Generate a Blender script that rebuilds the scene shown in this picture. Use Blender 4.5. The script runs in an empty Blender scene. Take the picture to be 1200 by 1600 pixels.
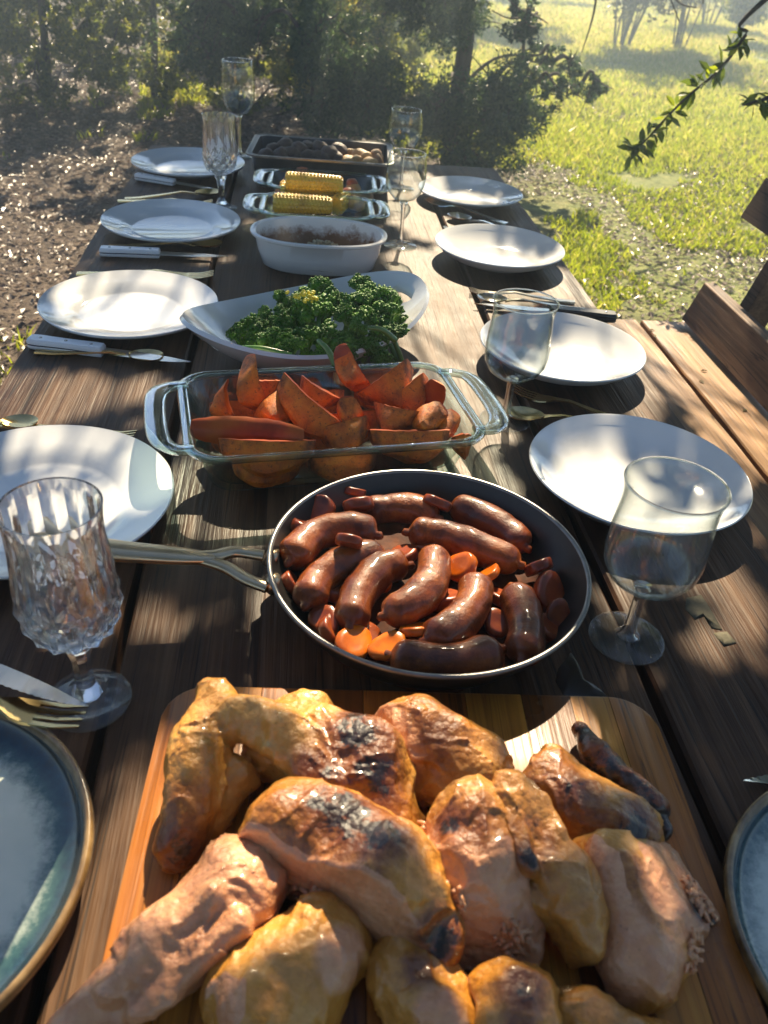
import bpy, bmesh, math, random
import numpy as np
from mathutils import Vector, Matrix

sc = bpy.context.scene
# ------------------------------------------------------------------ camera
CAM = np.array([0.0, 0.0, 1.30])
RM = np.array([[0.9942376, -0.01000985, 0.1067305],
               [-0.08050825, 0.58767386, 0.80508252],
               [0.07078148, 0.80903599, -0.58348157]])   # columns: right, up, forward
cd = bpy.data.cameras.new('camera')
cd.sensor_fit = 'VERTICAL'; cd.sensor_height = 36.0; cd.lens = 36.0 * 1300 / 1600
cd.clip_start = 0.02; cd.clip_end = 2000
cd.dof.use_dof = True; cd.dof.focus_distance = 1.0; cd.dof.aperture_fstop = 9.5
cam = bpy.data.objects.new('camera', cd); sc.collection.objects.link(cam)
m3 = Matrix(((RM[0][0], RM[0][1], -RM[0][2]), (RM[1][0], RM[1][1], -RM[1][2]), (RM[2][0], RM[2][1], -RM[2][2])))
cam.matrix_world = Matrix.Translation(CAM.tolist()) @ m3.to_4x4()
sc.camera = cam
# ------------------------------------------------------------------ sky, sun, exposure
SUN_EL, SUN_AZ = math.radians(38), math.radians(11)
SUN = np.array([math.sin(SUN_AZ) * math.cos(SUN_EL), math.cos(SUN_AZ) * math.cos(SUN_EL), math.sin(SUN_EL)])
wd = bpy.data.worlds.new('World'); sc.world = wd; wd.use_nodes = True
nt = wd.node_tree
sk = nt.nodes.new('ShaderNodeTexSky'); sk.sky_type = 'NISHITA'; sk.sun_disc = False
sk.sun_elevation = SUN_EL; sk.sun_rotation = SUN_AZ; sk.dust_density = 0.1; sk.ozone_density = 4.0
nt.links.new(sk.outputs[0], nt.nodes['Background'].inputs[0])
nt.nodes['Background'].inputs[1].default_value = 0.05
sl = bpy.data.lights.new('sun', 'SUN'); sl.energy = 5.0; sl.angle = math.radians(0.53); sl.color = (1.0, 0.83, 0.57)
so = bpy.data.objects.new('sun', sl); sc.collection.objects.link(so)
so.rotation_euler = Vector((-SUN).tolist()).to_track_quat('-Z', 'Y').to_euler(); so.location = (2, 12, 12)
sc.view_settings.view_transform = 'Standard'; sc.view_settings.look = 'None'
sc.view_settings.exposure = 1.6; sc.view_settings.gamma = 1.0; sc.view_settings.use_curve_mapping = False
sc.cycles.max_bounces = 14; sc.cycles.transparent_max_bounces = 24; sc.cycles.transmission_bounces = 12
sc.cycles.sample_clamp_indirect = 6.0
sc.cycles.use_denoising = True

T = 0.75            # height of the table top
rng = np.random.default_rng(7); random.seed(7)
COL = sc.collection

def P(px, py, z=0.0):
    """Point of the place that the photograph shows at (px, py), z metres above the table top."""
    d = RM @ np.array([px - 600.0, 800.0 - py, 1300.0])
    return CAM + d * ((z + T - CAM[2]) / d[2])

# ------------------------------------------------------------------ helpers: objects
def tag(o, label=None, cat=None, group=None, kind=None):
    if label: o['label'] = label
    if cat: o['category'] = cat
    if group: o['group'] = group
    if kind: o['kind'] = kind
    return o

def link(o, parent=None):
    COL.objects.link(o)
    if parent is not None: o.parent = parent
    return o

def empty(name, loc=(0, 0, 0), rz=0.0):
    o = bpy.data.objects.new(name, None); link(o); o.empty_display_size = 0.05
    o.location = tuple(float(v) for v in loc); o.rotation_euler = (0, 0, rz)
    return o

def mesh(name, verts, faces, mats=None, smooth=True, sharp=None, midx=None):
    me = bpy.data.meshes.new(name)
    v = np.asarray(verts, dtype=np.float32)
    if isinstance(faces, np.ndarray):
        n, k = faces.shape
        me.vertices.add(len(v)); me.vertices.foreach_set('co', v.ravel())
        me.loops.add(n * k); me.loops.foreach_set('vertex_index', faces.astype(np.int32).ravel())
        me.polygons.add(n); me.polygons.foreach_set('loop_start', np.arange(0, n * k, k, dtype=np.int32))
        me.polygons.foreach_set('loop_total', np.full(n, k, dtype=np.int32))
        me.update(calc_edges=True)
    else:
        me.from_pydata([tuple(map(float, q)) for q in v], [], [tuple(int(i) for i in f) for f in faces])
    me.polygons.foreach_set('use_smooth', np.full(len(me.polygons), bool(smooth)))
    if mats is not None:
        for m in (mats if isinstance(mats, (list, tuple)) else [mats]): me.materials.append(m)
    if midx is not None: me.polygons.foreach_set('material_index', np.asarray(midx, dtype=np.int32))
    me.update()
    if sharp is not None: me.set_sharp_from_angle(angle=math.radians(sharp))
    return me

def obj(name, me, parent=None, loc=(0, 0, 0), rot=(0, 0, 0), scale=None):
    o = bpy.data.objects.new(name, me); link(o, parent)
    o.location = tuple(float(v) for v in loc); o.rotation_euler = rot
    if scale is not None: o.scale = scale if hasattr(scale, '__len__') else (scale,) * 3
    return o

def fattr(me, name, vals):
    a = me.attributes.new(name, 'FLOAT', 'POINT'); a.data.foreach_set('value', np.asarray(vals, dtype=np.float32))

# ------------------------------------------------------------------ helpers: shapes -> (verts, faces)
def merge(*parts):
    V, F, off = [], [], 0
    for v, f in parts:
        V.append(np.asarray(v, float)); F += [tuple(i + off for i in q) for q in f]; off += len(v)
    return np.concatenate(V), F

def lathe(prof, seg=64, cap0=False, cap1=False):
    a = np.linspace(0, 2 * math.pi, seg, endpoint=False)
    V, F = [], []
    for r, z in prof:
        V += [(r * math.cos(t), r * math.sin(t), z) for t in a]
    for i in range(len(prof) - 1):
        for j in range(seg):
            k = (j + 1) % seg
            F.append((i * seg + j, i * seg + k, (i + 1) * seg + k, (i + 1) * seg + j))
    if cap0: F.append(tuple(range(seg))[::-1])
    if cap1: F.append(tuple((len(prof) - 1) * seg + j for j in range(seg)))
    return V, F

def loft(rings, cap0=False, cap1=False, wrap=False):
    n = len(rings[0]); V, F = [], []
    for r in rings: V += [tuple(p) for p in r]
    m = len(rings)
    for i in range(m if wrap else m - 1):
        a, b = i * n, ((i + 1) % m) * n
        for j in range(n):
            k = (j + 1) % n
            F.append((a + j, a + k, b + k, b + j))
    if cap0: F.append(tuple(range(n))[::-1])
    if cap1: F.append(tuple((m - 1) * n + j for j in range(n)))
    return np.array(V, float), F

def frames(pts):
    pts = np.asarray(pts, float); d = np.gradient(pts, axis=0)
    d /= np.linalg.norm(d, axis=1, keepdims=True) + 1e-12
    up = np.array([0.13, 0.21, 0.97]); out = []
    for t in d:
        s = np.cross(t, up); s /= np.linalg.norm(s) + 1e-9
        out.append((s, np.cross(s, t)))
    return out

def tube(pts, radii, sides=8, flat=1.0, cap=True):
    pts = np.asarray(pts, float); fr = frames(pts)
    if not hasattr(radii, '__len__'): radii = [radii] * len(pts)
    rings = []
    for p, r, (s, u) in zip(pts, radii, fr):
        rings.append([p + r * (math.cos(a) * s + flat * math.sin(a) * u) for a in np.linspace(0, 2 * math.pi, sides, endpoint=False)])
    return loft(rings, cap, cap)

def spline(pts, n=16):
    """Catmull-Rom through the points."""
    p = np.asarray(pts, float); p = np.concatenate([[2 * p[0] - p[1]], p, [2 * p[-1] - p[-2]]])
    out = []
    for i in range(1, len(p) - 2):
        for t in np.linspace(0, 1, n, endpoint=False):
            a, b, c, d = p[i - 1], p[i], p[i + 1], p[i + 2]
            out.append(0.5 * (2 * b + (c - a) * t + (2 * a - 5 * b + 4 * c - d) * t * t + (3 * b - a - 3 * c + d) * t ** 3))
    out.append(p[-2])
    return np.array(out)

def box(x0, x1, y0, y1, z0, z1):
    V = [(x, y, z) for z in (z0, z1) for y in (y0, y1) for x in (x0, x1)]
    return V, [(0, 2, 3, 1), (4, 5, 7, 6), (0, 1, 5, 4), (2, 6, 7, 3), (0, 4, 6, 2), (1, 3, 7, 5)]

def bevel_mesh(me, w, seg=2):
    bm = bmesh.new(); bm.from_mesh(me)
    bmesh.ops.bevel(bm, geom=bm.edges[:], offset=w, segments=seg, affect='EDGES', profile=0.6)
    bm.to_mesh(me); bm.free(); me.update()
    return me

def rrect(hx, hy, r, z, n=10):
    pts = []
    for cx, cy, a0 in ((hx - r, hy - r, 0), (-hx + r, hy - r, 90), (-hx + r, -hy + r, 180), (hx - r, -hy + r, 270)):
        for k in range(n + 1):
            a = math.radians(a0 + 90 * k / n); pts.append((cx + r * math.cos(a), cy + r * math.sin(a), z))
    return pts

_tab = np.random.default_rng(3).random((32, 32, 32))
def vnoise(p):
    p = np.asarray(p, float); i = np.floor(p).astype(int); f = p - i; f = f * f * (3 - 2 * f)
    r = 0
    for dx in (0, 1):
        for dy in (0, 1):
            for dz in (0, 1):
                w = (f[..., 0] if dx else 1 - f[..., 0]) * (f[..., 1] if dy else 1 - f[..., 1]) * (f[..., 2] if dz else 1 - f[..., 2])
                r = r + w * _tab[(i[..., 0] + dx) % 32, (i[..., 1] + dy) % 32, (i[..., 2] + dz) % 32]
    return r * 2 - 1
def fbm(p, o=4):
    s = 0; a = 0.5
    for k in range(o): s = s + a * vnoise(p * 2 ** k + 7.3 * k); a *= 0.5
    return s

def surface_nets(fn, lo, hi, h):
    lo = np.asarray(lo, float); n = np.ceil((np.asarray(hi) - lo) / h).astype(int) + 1
    ax = [lo[i] + h * np.arange(n[i]) for i in range(3)]
    G = np.stack(np.meshgrid(*ax, indexing='ij'), -1)
    v = fn(G.reshape(-1, 3)).reshape(n)
    c = {}
    for dx in (0, 1):
        for dy in (0, 1):
            for dz in (0, 1):
                c[dx, dy, dz] = v[dx:n[0] - 1 + dx, dy:n[1] - 1 + dy, dz:n[2] - 1 + dz]
    acc = np.zeros(tuple(n - 1) + (3,)); cnt = np.zeros(tuple(n - 1))
    for a in c:
        for k in range(3):
            if a[k] == 1: continue
            b = list(a); b[k] = 1; b = tuple(b)
            x = (c[a] < 0) != (c[b] < 0)
            t = np.where(x, c[a] / np.where(x, c[a] - c[b], 1), 0)
            q = np.zeros(acc.shape); q[...] = a; q[..., k] = t
            acc += q * x[..., None]; cnt += x
    m = cnt > 0; idx = np.full(cnt.shape, -1); idx[m] = np.arange(m.sum())
    V = (np.argwhere(m) + acc[m] / cnt[m][:, None]) * h + lo
    F = []
    for k in range(3):
        o = [(1, 2), (2, 0), (0, 1)][k]
        s = [slice(1, -1)] * 3; s[k] = slice(0, -1); s2 = list(s); s2[k] = slice(1, None)
        a, b = v[tuple(s)], v[tuple(s2)]
        e = np.argwhere((a < 0) != (b < 0))
        inside = a[tuple(e.T)] < 0
        e = e + 1; e[:, k] -= 1
        def sh(i, j):
            q = e.copy(); q[:, o[0]] -= i; q[:, o[1]] -= j
            return idx[tuple(q.T)]
        quad = np.stack([sh(0, 0), sh(1, 0), sh(1, 1), sh(0, 1)], 1)
        quad[~inside] = quad[~inside][:, ::-1]
        F.append(quad)
    return V, np.concatenate(F)

def sdf_cap(p, a, b, r1, r2):
    ab = b - a; t = np.clip(((p - a) @ ab) / (ab @ ab), 0, 1)
    return np.linalg.norm(p - a - t[:, None] * ab, axis=1) - (r1 + (r2 - r1) * t)
def smin(a, b, k):
    h = np.clip(0.5 + 0.5 * (b - a) / k, 0, 1)
    return b * (1 - h) + a * h - k * h * (1 - h)
def sstep(a, b, x):
    t = np.clip((x - a) / (b - a), 0, 1); return t * t * (3 - 2 * t)

# ------------------------------------------------------------------ helpers: materials
MATS = {}
def nodes(name):
    m = bpy.data.materials.new(name); m.use_nodes = True
    t = m.node_tree; b = t.nodes['Principled BSDF']; out = t.nodes['Material Output']
    return m, t, b, out

def setp(b, **k):
    names = dict(rough='Roughness', metal='Metallic', spec='Specular IOR Level', coat='Coat Weight', coat_rough='Coat Roughness',
                 trans='Transmission Weight', ior='IOR', sss='Subsurface Weight', sss_scale='Subsurface Scale', sheen='Sheen Weight')
    for q, v in k.items(): b.inputs[names[q]].default_value = v

def coords(t, scale=(1, 1, 1), rand=True, src='Object'):
    tc = t.nodes.new('ShaderNodeTexCoord'); mp = t.nodes.new('ShaderNodeMapping'); mp.inputs['Scale'].default_value = scale
    if rand:
        oi = t.nodes.new('ShaderNodeObjectInfo'); mu = t.nodes.new('ShaderNodeMath'); mu.operation = 'MULTIPLY'; mu.inputs[1].default_value = 37.0
        ad = t.nodes.new('ShaderNodeVectorMath'); ad.operation = 'ADD'
        t.links.new(oi.outputs['Random'], mu.inputs[0]); t.links.new(tc.outputs[src], ad.inputs[0]); t.links.new(mu.outputs[0], ad.inputs[1])
        t.links.new(ad.outputs[0], mp.inputs[0])
    else:
        t.links.new(tc.outputs[src], mp.inputs[0])
    return mp.outputs[0]

def noise(t, vec, scale, detail=5, rough=0.6, dist=0.0):
    n = t.nodes.new('ShaderNodeTexNoise'); n.inputs['Scale'].default_value = scale; n.inputs['Detail'].default_value = detail
    n.inputs['Roughness'].default_value = rough; n.inputs['Distortion'].default_value = dist
    t.links.new(vec, n.inputs['Vector']); return n.outputs['Fac']

def ramp(t, fac, stops):
    r = t.nodes.new('ShaderNodeValToRGB'); e = r.color_ramp.elements
    while len(e) < len(stops): e.new(0.5)
    for q, (pos, c) in zip(e, stops): q.position = pos; q.color = (c[0], c[1], c[2], 1) if hasattr(c, '__len__') else (c, c, c, 1)
    t.links.new(fac, r.inputs[0]); return r.outputs[0]

def mixc(t, fac, a, b):
    m = t.nodes.new('ShaderNodeMix'); m.data_type = 'RGBA'
    for s, v in ((0, fac), (6, a), (7, b)):
        if hasattr(v, 'is_linked') or hasattr(v, 'node'): t.links.new(v, m.inputs[s])
        elif s == 0: m.inputs[0].default_value = v
        else: m.inputs[s].default_value = (v[0], v[1], v[2], 1)
    return m.outputs[2]

def bump(t, b, h, strength=0.3, dist=0.002):
    n = t.nodes.new('ShaderNodeBump'); n.inputs['Strength'].default_value = strength; n.inputs['Distance'].default_value = dist
    t.links.new(h, n.inputs['Height']); t.links.new(n.outputs[0], b.inputs['Normal'])

def attr(t, name):
    a = t.nodes.new('ShaderNodeAttribute'); a.attribute_name = name; return a.outputs['Fac']

def simple(name, stops, scale=20, stretch=(1, 1, 1), rough=0.5, bmp=0.0, bscale=60, bdist=0.002, src='Object', **k):
    m, t, b, o = nodes(name); v = coords(t, stretch, src=src)
    if len(stops) == 1: b.inputs['Base Color'].default_value = (*stops[0], 1)
    else:
        n = len(stops); c = ramp(t, noise(t, v, scale), [(0.3 + 0.4 * i / (n - 1), s) for i, s in enumerate(stops)])
        t.links.new(c, b.inputs['Base Color'])
    setp(b, rough=rough, **k)
    if bmp: bump(t, b, noise(t, v, bscale), bmp, bdist)
    return m

def wood(name, dark, mid, light, rough=0.6, wear=0.35, bdist=0.0015, gs=1.0, spec=0.3):
    m, t, b, o = nodes(name)
    v = coords(t, (34 * gs, 1.7 * gs, 34 * gs)); v2 = coords(t, (1, 1, 1)); v3 = coords(t, (150 * gs, 4 * gs, 150 * gs))
    g1 = noise(t, v, 1.0, 6, 0.65, 0.6); g2 = noise(t, v3, 1.0, 4, 0.6); blot = noise(t, v2, 5.0, 5, 0.65)
    c = ramp(t, g1, [(0.28, dark), (0.5, mid), (0.75, light)])
    f = ramp(t, g2, [(0.35, 0.62), (0.6, 1.0)])
    mu = t.nodes.new('ShaderNodeMix'); mu.data_type = 'RGBA'; mu.blend_type = 'MULTIPLY'; mu.inputs[0].default_value = 0.8
    t.links.new(c, mu.inputs[6]); t.links.new(f, mu.inputs[7])
    c2 = mixc(t, ramp(t, blot, [(0.42, 0.0), (0.68, wear)]), mu.outputs[2], light)
    v4 = coords(t, (26 * gs, .55 * gs, 26 * gs)); ck = noise(t, v4, 1.0, 3, .55, 1.2)
    c2 = mixc(t, ramp(t, ck, [(0.488, 0.0), (0.5, 0.85), (0.512, 0.0)]), c2, tuple(q * .35 for q in dark))
    t.links.new(c2, b.inputs['Base Color'])
    rr = ramp(t, blot, [(0.3, max(0.05, rough - 0.14)), (0.7, min(1, rough + 0.12))]); t.links.new(rr, b.inputs['Roughness'])
    ad = t.nodes.new('ShaderNodeMath'); ad.operation = 'ADD'; t.links.new(g1, ad.inputs[0]); t.links.new(g2, ad.inputs[1])
    bump(t, b, ad.outputs[0], 0.55, bdist)
    setp(b, spec=spec)
    return m

def leafmat(name, stops, scale=9.0, trans=0.4, rough=0.45, spec=0.5):
    m, t, b, o = nodes(name)
    g = t.nodes.new('ShaderNodeNewGeometry')
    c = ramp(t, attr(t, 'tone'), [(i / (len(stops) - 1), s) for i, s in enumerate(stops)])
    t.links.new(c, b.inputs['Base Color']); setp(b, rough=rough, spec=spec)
    tr = t.nodes.new('ShaderNodeBsdfTranslucent')
    h = t.nodes.new('ShaderNodeHueSaturation'); h.inputs['Saturation'].default_value = 1.15; h.inputs['Value'].default_value = 1.9; h.inputs['Hue'].default_value = 0.485
    t.links.new(c, h.inputs['Color']); t.links.new(h.outputs[0], tr.inputs['Color'])
    mx = t.nodes.new('ShaderNodeMixShader'); mx.inputs[0].default_value = trans
    t.links.new(b.outputs[0], mx.inputs[1]); t.links.new(tr.outputs[0], mx.inputs[2]); t.links.new(mx.outputs[0], o.inputs[0])
    return m

def thin_glass(name, tint=(0.97, 0.985, 0.98), edge=(0.42, 0.50, 0.49), film=0.0, power=4.0, ior=1.5):
    m, t, b, o = nodes(name); t.nodes.remove(b)
    lw = t.nodes.new('ShaderNodeLayerWeight'); lw.inputs[0].default_value = 0.5
    pw = t.nodes.new('ShaderNodeMath'); pw.operation = 'POWER'; pw.inputs[1].default_value = power
    t.links.new(lw.outputs['Facing'], pw.inputs[0])
    tr = t.nodes.new('ShaderNodeBsdfTransparent'); t.links.new(mixc(t, pw.outputs[0], tint, edge), tr.inputs[0])
    gl = t.nodes.new('ShaderNodeBsdfGlossy'); gl.inputs['Roughness'].default_value = 0.015
    p5 = t.nodes.new('ShaderNodeMath'); p5.operation = 'POWER'; p5.inputs[1].default_value = 4.5; t.links.new(lw.outputs['Facing'], p5.inputs[0])
    fr = t.nodes.new('ShaderNodeMath'); fr.operation = 'MULTIPLY_ADD'; fr.inputs[1].default_value = 0.8; fr.inputs[2].default_value = 0.05; t.links.new(p5.outputs[0], fr.inputs[0])
    mx = t.nodes.new('ShaderNodeMixShader'); t.links.new(fr.outputs[0], mx.inputs[0])
    t.links.new(tr.outputs[0], mx.inputs[1]); t.links.new(gl.outputs[0], mx.inputs[2])
    last = mx.outputs[0]
    if film:
        df = t.nodes.new('ShaderNodeBsdfTranslucent'); df.inputs[0].default_value = (0.8, 0.8, 0.8, 1)
        d2 = t.nodes.new('ShaderNodeBsdfDiffuse'); d2.inputs[0].default_value = (0.8, 0.8, 0.8, 1)
        md = t.nodes.new('ShaderNodeMixShader'); t.links.new(df.outputs[0], md.inputs[1]); t.links.new(d2.outputs[0], md.inputs[2])
        n = noise(t, coords(t), 28, 4)
        m2 = t.nodes.new('ShaderNodeMixShader'); t.links.new(ramp(t, n, [(0.3, film * 0.4), (0.75, film * 1.8)]), m2.inputs[0])
        t.links.new(last, m2.inputs[1]); t.links.new(md.outputs[0], m2.inputs[2]); last = m2.outputs[0]
    t.links.new(last, o.inputs[0])
    return m

def glass(name, col=(1, 1, 1), ior=1.48, rough=0.0):
    m, t, b, o = nodes(name); b.inputs['Base Color'].default_value = (*col, 1); setp(b, trans=1.0, rough=rough, ior=ior)
    return m

M_table = wood('weathered_table_wood', (0.018, 0.007, 0.003), (0.058, 0.024, 0.009), (0.165, 0.090, 0.046), 0.5, 0.32, 0.0028, spec=0.17)
M_tside = wood('table_frame_wood', (0.04, 0.024, 0.017), (0.10, 0.06, 0.04), (0.2, 0.13, 0.09), 0.65)
M_bench = wood('bench_seat_wood', (0.15, 0.065, 0.022), (0.33, 0.165, 0.062), (0.42, 0.24, 0.10), 0.5, 0.3)
M_back = wood('bench_back_wood', (0.05, 0.028, 0.017), (0.15, 0.085, 0.05), (0.27, 0.17, 0.10), 0.62, 0.3)
M_white = simple('white_glazed_china', [(0.66, 0.67, 0.67), (0.72, 0.72, 0.71)], 6, rough=0.09, spec=0.5, coat=0.5, coat_rough=0.03)
M_white2 = simple('white_stoneware', [(0.72, 0.71, 0.69), (0.8, 0.79, 0.77)], 8, rough=0.16, coat=0.3, coat_rough=0.06)
M_steel = simple('polished_steel', [(0.6, 0.57, 0.5), (0.72, 0.69, 0.62)], 40, rough=0.16, metal=1.0)
M_gold = simple('pale_gold_metal', [(0.62, 0.46, 0.2), (0.74, 0.57, 0.28)], 40, rough=0.18, metal=1.0)
M_handle = simple('champagne_pan_handle', [(0.50, 0.39, 0.25), (0.58, 0.46, 0.30)], 60, rough=0.3, metal=1.0, bmp=0.05)
M_kwhite = simple('white_knife_scale', [(0.72, 0.72, 0.74), (0.8, 0.8, 0.81)], 30, rough=0.3)
M_kblack = simple('black_knife_handle', [(0.012, 0.012, 0.014)], rough=0.3)
M_line = simple('dark_knife_tang', [(0.06, 0.06, 0.08)], rough=0.4)
M_pan = simple('dark_pan_metal', [(0.006, 0.0055, 0.0055), (0.013, 0.012, 0.011)], 70, rough=0.36, bmp=0.08, bscale=300, bdist=0.0004, spec=0.5)
M_panrim = simple('worn_pan_rim', [(0.16, 0.15, 0.14), (0.26, 0.25, 0.23)], 50, rough=0.35, metal=0.6)
M_roast = simple('grey_roasting_tin', [(0.035, 0.04, 0.048), (0.06, 0.065, 0.075)], 30, rough=0.32, metal=0.3)
M_glass = glass('clear_glass'); M_crystal = None
def clear_mix(name, col, ior, k, tcol=(1, 1, 1)):
    m, t, b, o = nodes(name); setp(b, trans=1.0, rough=0.0, ior=ior); b.inputs['Base Color'].default_value = (*col, 1)
    tr = t.nodes.new('ShaderNodeBsdfTransparent'); tr.inputs[0].default_value = (*tcol, 1); mx = t.nodes.new('ShaderNodeMixShader'); mx.inputs[0].default_value = k
    t.links.new(b.outputs[0], mx.inputs[1]); t.links.new(tr.outputs[0], mx.inputs[2]); t.links.new(mx.outputs[0], o.inputs[0]); return m
M_crystal = clear_mix('cut_crystal', (1, 1, 1), 1.5, .11)
M_pyrim = clear_mix('green_edged_glass', (0.70, 0.96, 0.90), 1.42, .45, (0.86, 0.97, 0.95))
M_stem = clear_mix('clear_glass_stem', (1, 1, 1), 1.42, .35)
M_thin = thin_glass('thin_glass_bowl'); M_film = thin_glass('hazy_glass_bowl', film=0.03)
M_foot = thin_glass('hazy_glass_foot', film=0.035, edge=(0.8, 0.84, 0.83))
M_pyrex = thin_glass('baking_glass', (0.965, 0.99, 0.985), (0.45, 0.80, 0.74), power=3.2)

# ================================================================== THE SETTING
# ground: one sheet, gently uneven, reaching far
def ground_z(x, y):
    far = np.clip((np.hypot(x, y) - 6) / 40, 0, 1)
    q = np.stack([np.asarray(x) * 0.35, np.asarray(y) * 0.35, np.zeros_like(x) + 2.2], -1)
    return 0.05 * vnoise(q) * np.clip((np.hypot(x, y) - 1.0) / 5, 0.15, 1) + 0.5 * far ** 2
def make_ground():
    n = 150; u = np.linspace(-1, 1, n); s = np.sign(u) * (np.abs(u) ** 3.2) * 400 + u * 14
    X, Y = np.meshgrid(s, s + 6, indexing='ij')
    V = np.stack([X, Y, ground_z(X, Y)], -1).reshape(-1, 3)
    i = np.arange(n * n).reshape(n, n)
    F = np.stack([i[:-1, :-1], i[1:, :-1], i[1:, 1:], i[:-1, 1:]], -1).reshape(-1, 4)
    m, t, b, o = nodes('soil_and_turf')
    v = coords(t, rand=False)
    litter = ramp(t, noise(t, v, 22, 6, 0.7), [(0.3, (0.03, 0.02, 0.014)), (0.5, (0.085, 0.058, 0.04)), (0.72, (0.2, 0.15, 0.11))])
    grass = ramp(t, noise(t, v, 9, 6, 0.7), [(0.3, (0.09, 0.12, 0.02)), (0.5, (0.2, 0.23, 0.05)), (0.72, (0.36, 0.34, 0.12))])
    sx = t.nodes.new('ShaderNodeSeparateXYZ'); t.links.new(v, sx.inputs[0])
    # turf to the right of the table, leaf litter under the trees on the left
    a = t.nodes.new('ShaderNodeMath'); a.operation = 'MULTIPLY_ADD'; a.inputs[1].default_value = 2.4
    t.links.new(noise(t, v, 0.9, 4, 0.6), a.inputs[0])
    sb = t.nodes.new('ShaderNodeMath'); sb.operation = 'MULTIPLY_ADD'; sb.inputs[1].default_value = 0.42; sb.inputs[2].default_value = -1.45
    t.links.new(sx.outputs[0], sb.inputs[0]); t.links.new(sb.outputs[0], a.inputs[2])
    sy = t.nodes.new('ShaderNodeMath'); sy.operation = 'MULTIPLY_ADD'; sy.inputs[1].default_value = 0.10
    t.links.new(sx.outputs[1], sy.inputs[0]); t.links.new(a.outputs[0], sy.inputs[2])
    f = ramp(t, sy.outputs[0], [(0.5, 0.0), (1.0, 1.0)])
    t.links.new(mixc(t, f, litter, grass), b.inputs['Base Color']); setp(b, rough=0.9)
    bump(t, b, noise(t, v, 30, 5, 0.7), 0.8, 0.03)
    tag(obj('ground', mesh('ground', V, F, m)), kind='structure')
make_ground()

# ---- where sunlight reaches the table through gaps in the canopy
LIT = []
def lit(px, py, rx, ry, z=0.0):
    c = P(px, py, z); ex = P(px + rx, py, z) - c; ey = P(px, py + ry, z) - c
    k = z / SUN[2]; c2 = c[:2] - 0 * c[:2] - SUN[:2] * (z / SUN[2])
    LIT.append((c2, np.linalg.inv(np.stack([ex[:2], ey[:2]], 1))))
for q in [(690, 560, 75, 170), (715, 410, 40, 55), (650, 320, 45, 45), (880, 450, 110, 30), (960, 540, 55, 60), (1010, 630, 30, 40),
          (880, 560, 80, 35, .02), (950, 745, 75, 45, .02), (1075, 815, 60, 45, .02), (1160, 960, 45, 70), (925, 800, 25, 50), (965, 920, 35, 60), (1100, 1010, 40, 50), (1040, 880, 60, 30),
          (1060, 560, 80, 70, -.31), (1150, 690, 60, 60, -.31), (1120, 640, 40, 40, -.31), (1000, 520, 50, 30, -.31),
          (520, 640, 215, 75, .06), (660, 690, 110, 35, .05), (650, 890, 215, 135, .03), (620, 1010, 160, 50, .03),
          (450, 480, 65, 40, .08), (560, 455, 50, 20, .09), (205, 475, 85, 42, .01), (120, 615, 140, 30), (40, 660, 60, 20), (230, 745, 40, 45, .01), (100, 705, 80, 16, .01), (110, 790, 60, 40, .01),
          (250, 965, 75, 32), (110, 1010, 50, 18), (60, 900, 40, 40, .1), (120, 880, 60, 80, .12), (480, 305, 70, 25, .05), (560, 248, 40, 14, .05),
          (420, 1170, 170, 100, .05), (540, 1190, 90, 90, .06), (520, 1300, 130, 80, .07), (300, 1430, 140, 110, .05), (440, 1540, 90, 50, .05), (215, 1300, 55, 220, .02), (620, 1300, 45, 80, .05), (690, 1170, 60, 50, .06), (740, 1300, 40, 60, .08),
          (830, 1150, 120, 60, .02), (870, 1215, 75, 50, .06), (745, 1330, 60, 80, .08), (855, 1370, 45, 60, .06), (1010, 1430, 40, 50, .06), (640, 1400, 50, 50, .07), (800, 1565, 65, 45, .06), (960, 1595, 100, 30, .05), (350, 1590, 70, 40, .05), (55, 1400, 95, 150, .02), (60, 1180, 50, 25, .02), (985, 1230, 40, 40, .04),
          (270, 253, 20, 10, .02), (560, 385, 40, 12, .06), (780, 395, 50, 18, .02), (740, 300, 40, 12, .02), (330, 400, 30, 10), (640, 420, 30, 30)]:
    lit(*q)
LC = np.array([c for c, _ in LIT]); LI = np.array([i for _, i in LIT])
def keeps_light(Q):
    """True where a leaf at Q may stay: its shadow misses the sunny patches of the table."""
    S = Q[:, :2] - SUN[:2] * ((Q[:, 2] - T) / SUN[2])[:, None]
    d = S[:, None, :] - LC[None]
    e = np.einsum('kij,nkj->nki', LI, d)
    r = np.sqrt((e ** 2).sum(-1)).min(1)
    w = 1.34 + 0.40 * vnoise(np.c_[S * 14, np.zeros(len(S))])
    keep = (r > w) | (Q[:, 2] < 0.9)
    return keep

# ---- foliage
def leaf_quads(C, L, W, r, droop=0.0, outdir=None, jitter=1.0):
    n = len(C)
    a = r.normal(size=(n, 3))
    if outdir is not None: a = a * jitter + outdir * 1.3
    a[:, 2] -= droop
    a /= np.linalg.norm(a, axis=1, keepdims=True)
    b = np.cross(a, r.normal(size=(n, 3))); b /= np.linalg.norm(b, axis=1, keepdims=True) + 1e-9
    nn = np.cross(a, b)
    l = (L * r.uniform(0.6, 1.3, n))[:, None]; w = (W * r.uniform(0.7, 1.25, n))[:, None]
    V = np.stack([C - a * l * 0.5, C + b * w * 0.5 + nn * w * 0.14 + a * l * .05, C + a * l * 0.5, C - b * w * 0.5 + nn * w * 0.14 + a * l * .05], 1).reshape(-1, 3)
    F = np.arange(n * 4).reshape(n, 4)
    return V, F

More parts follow.
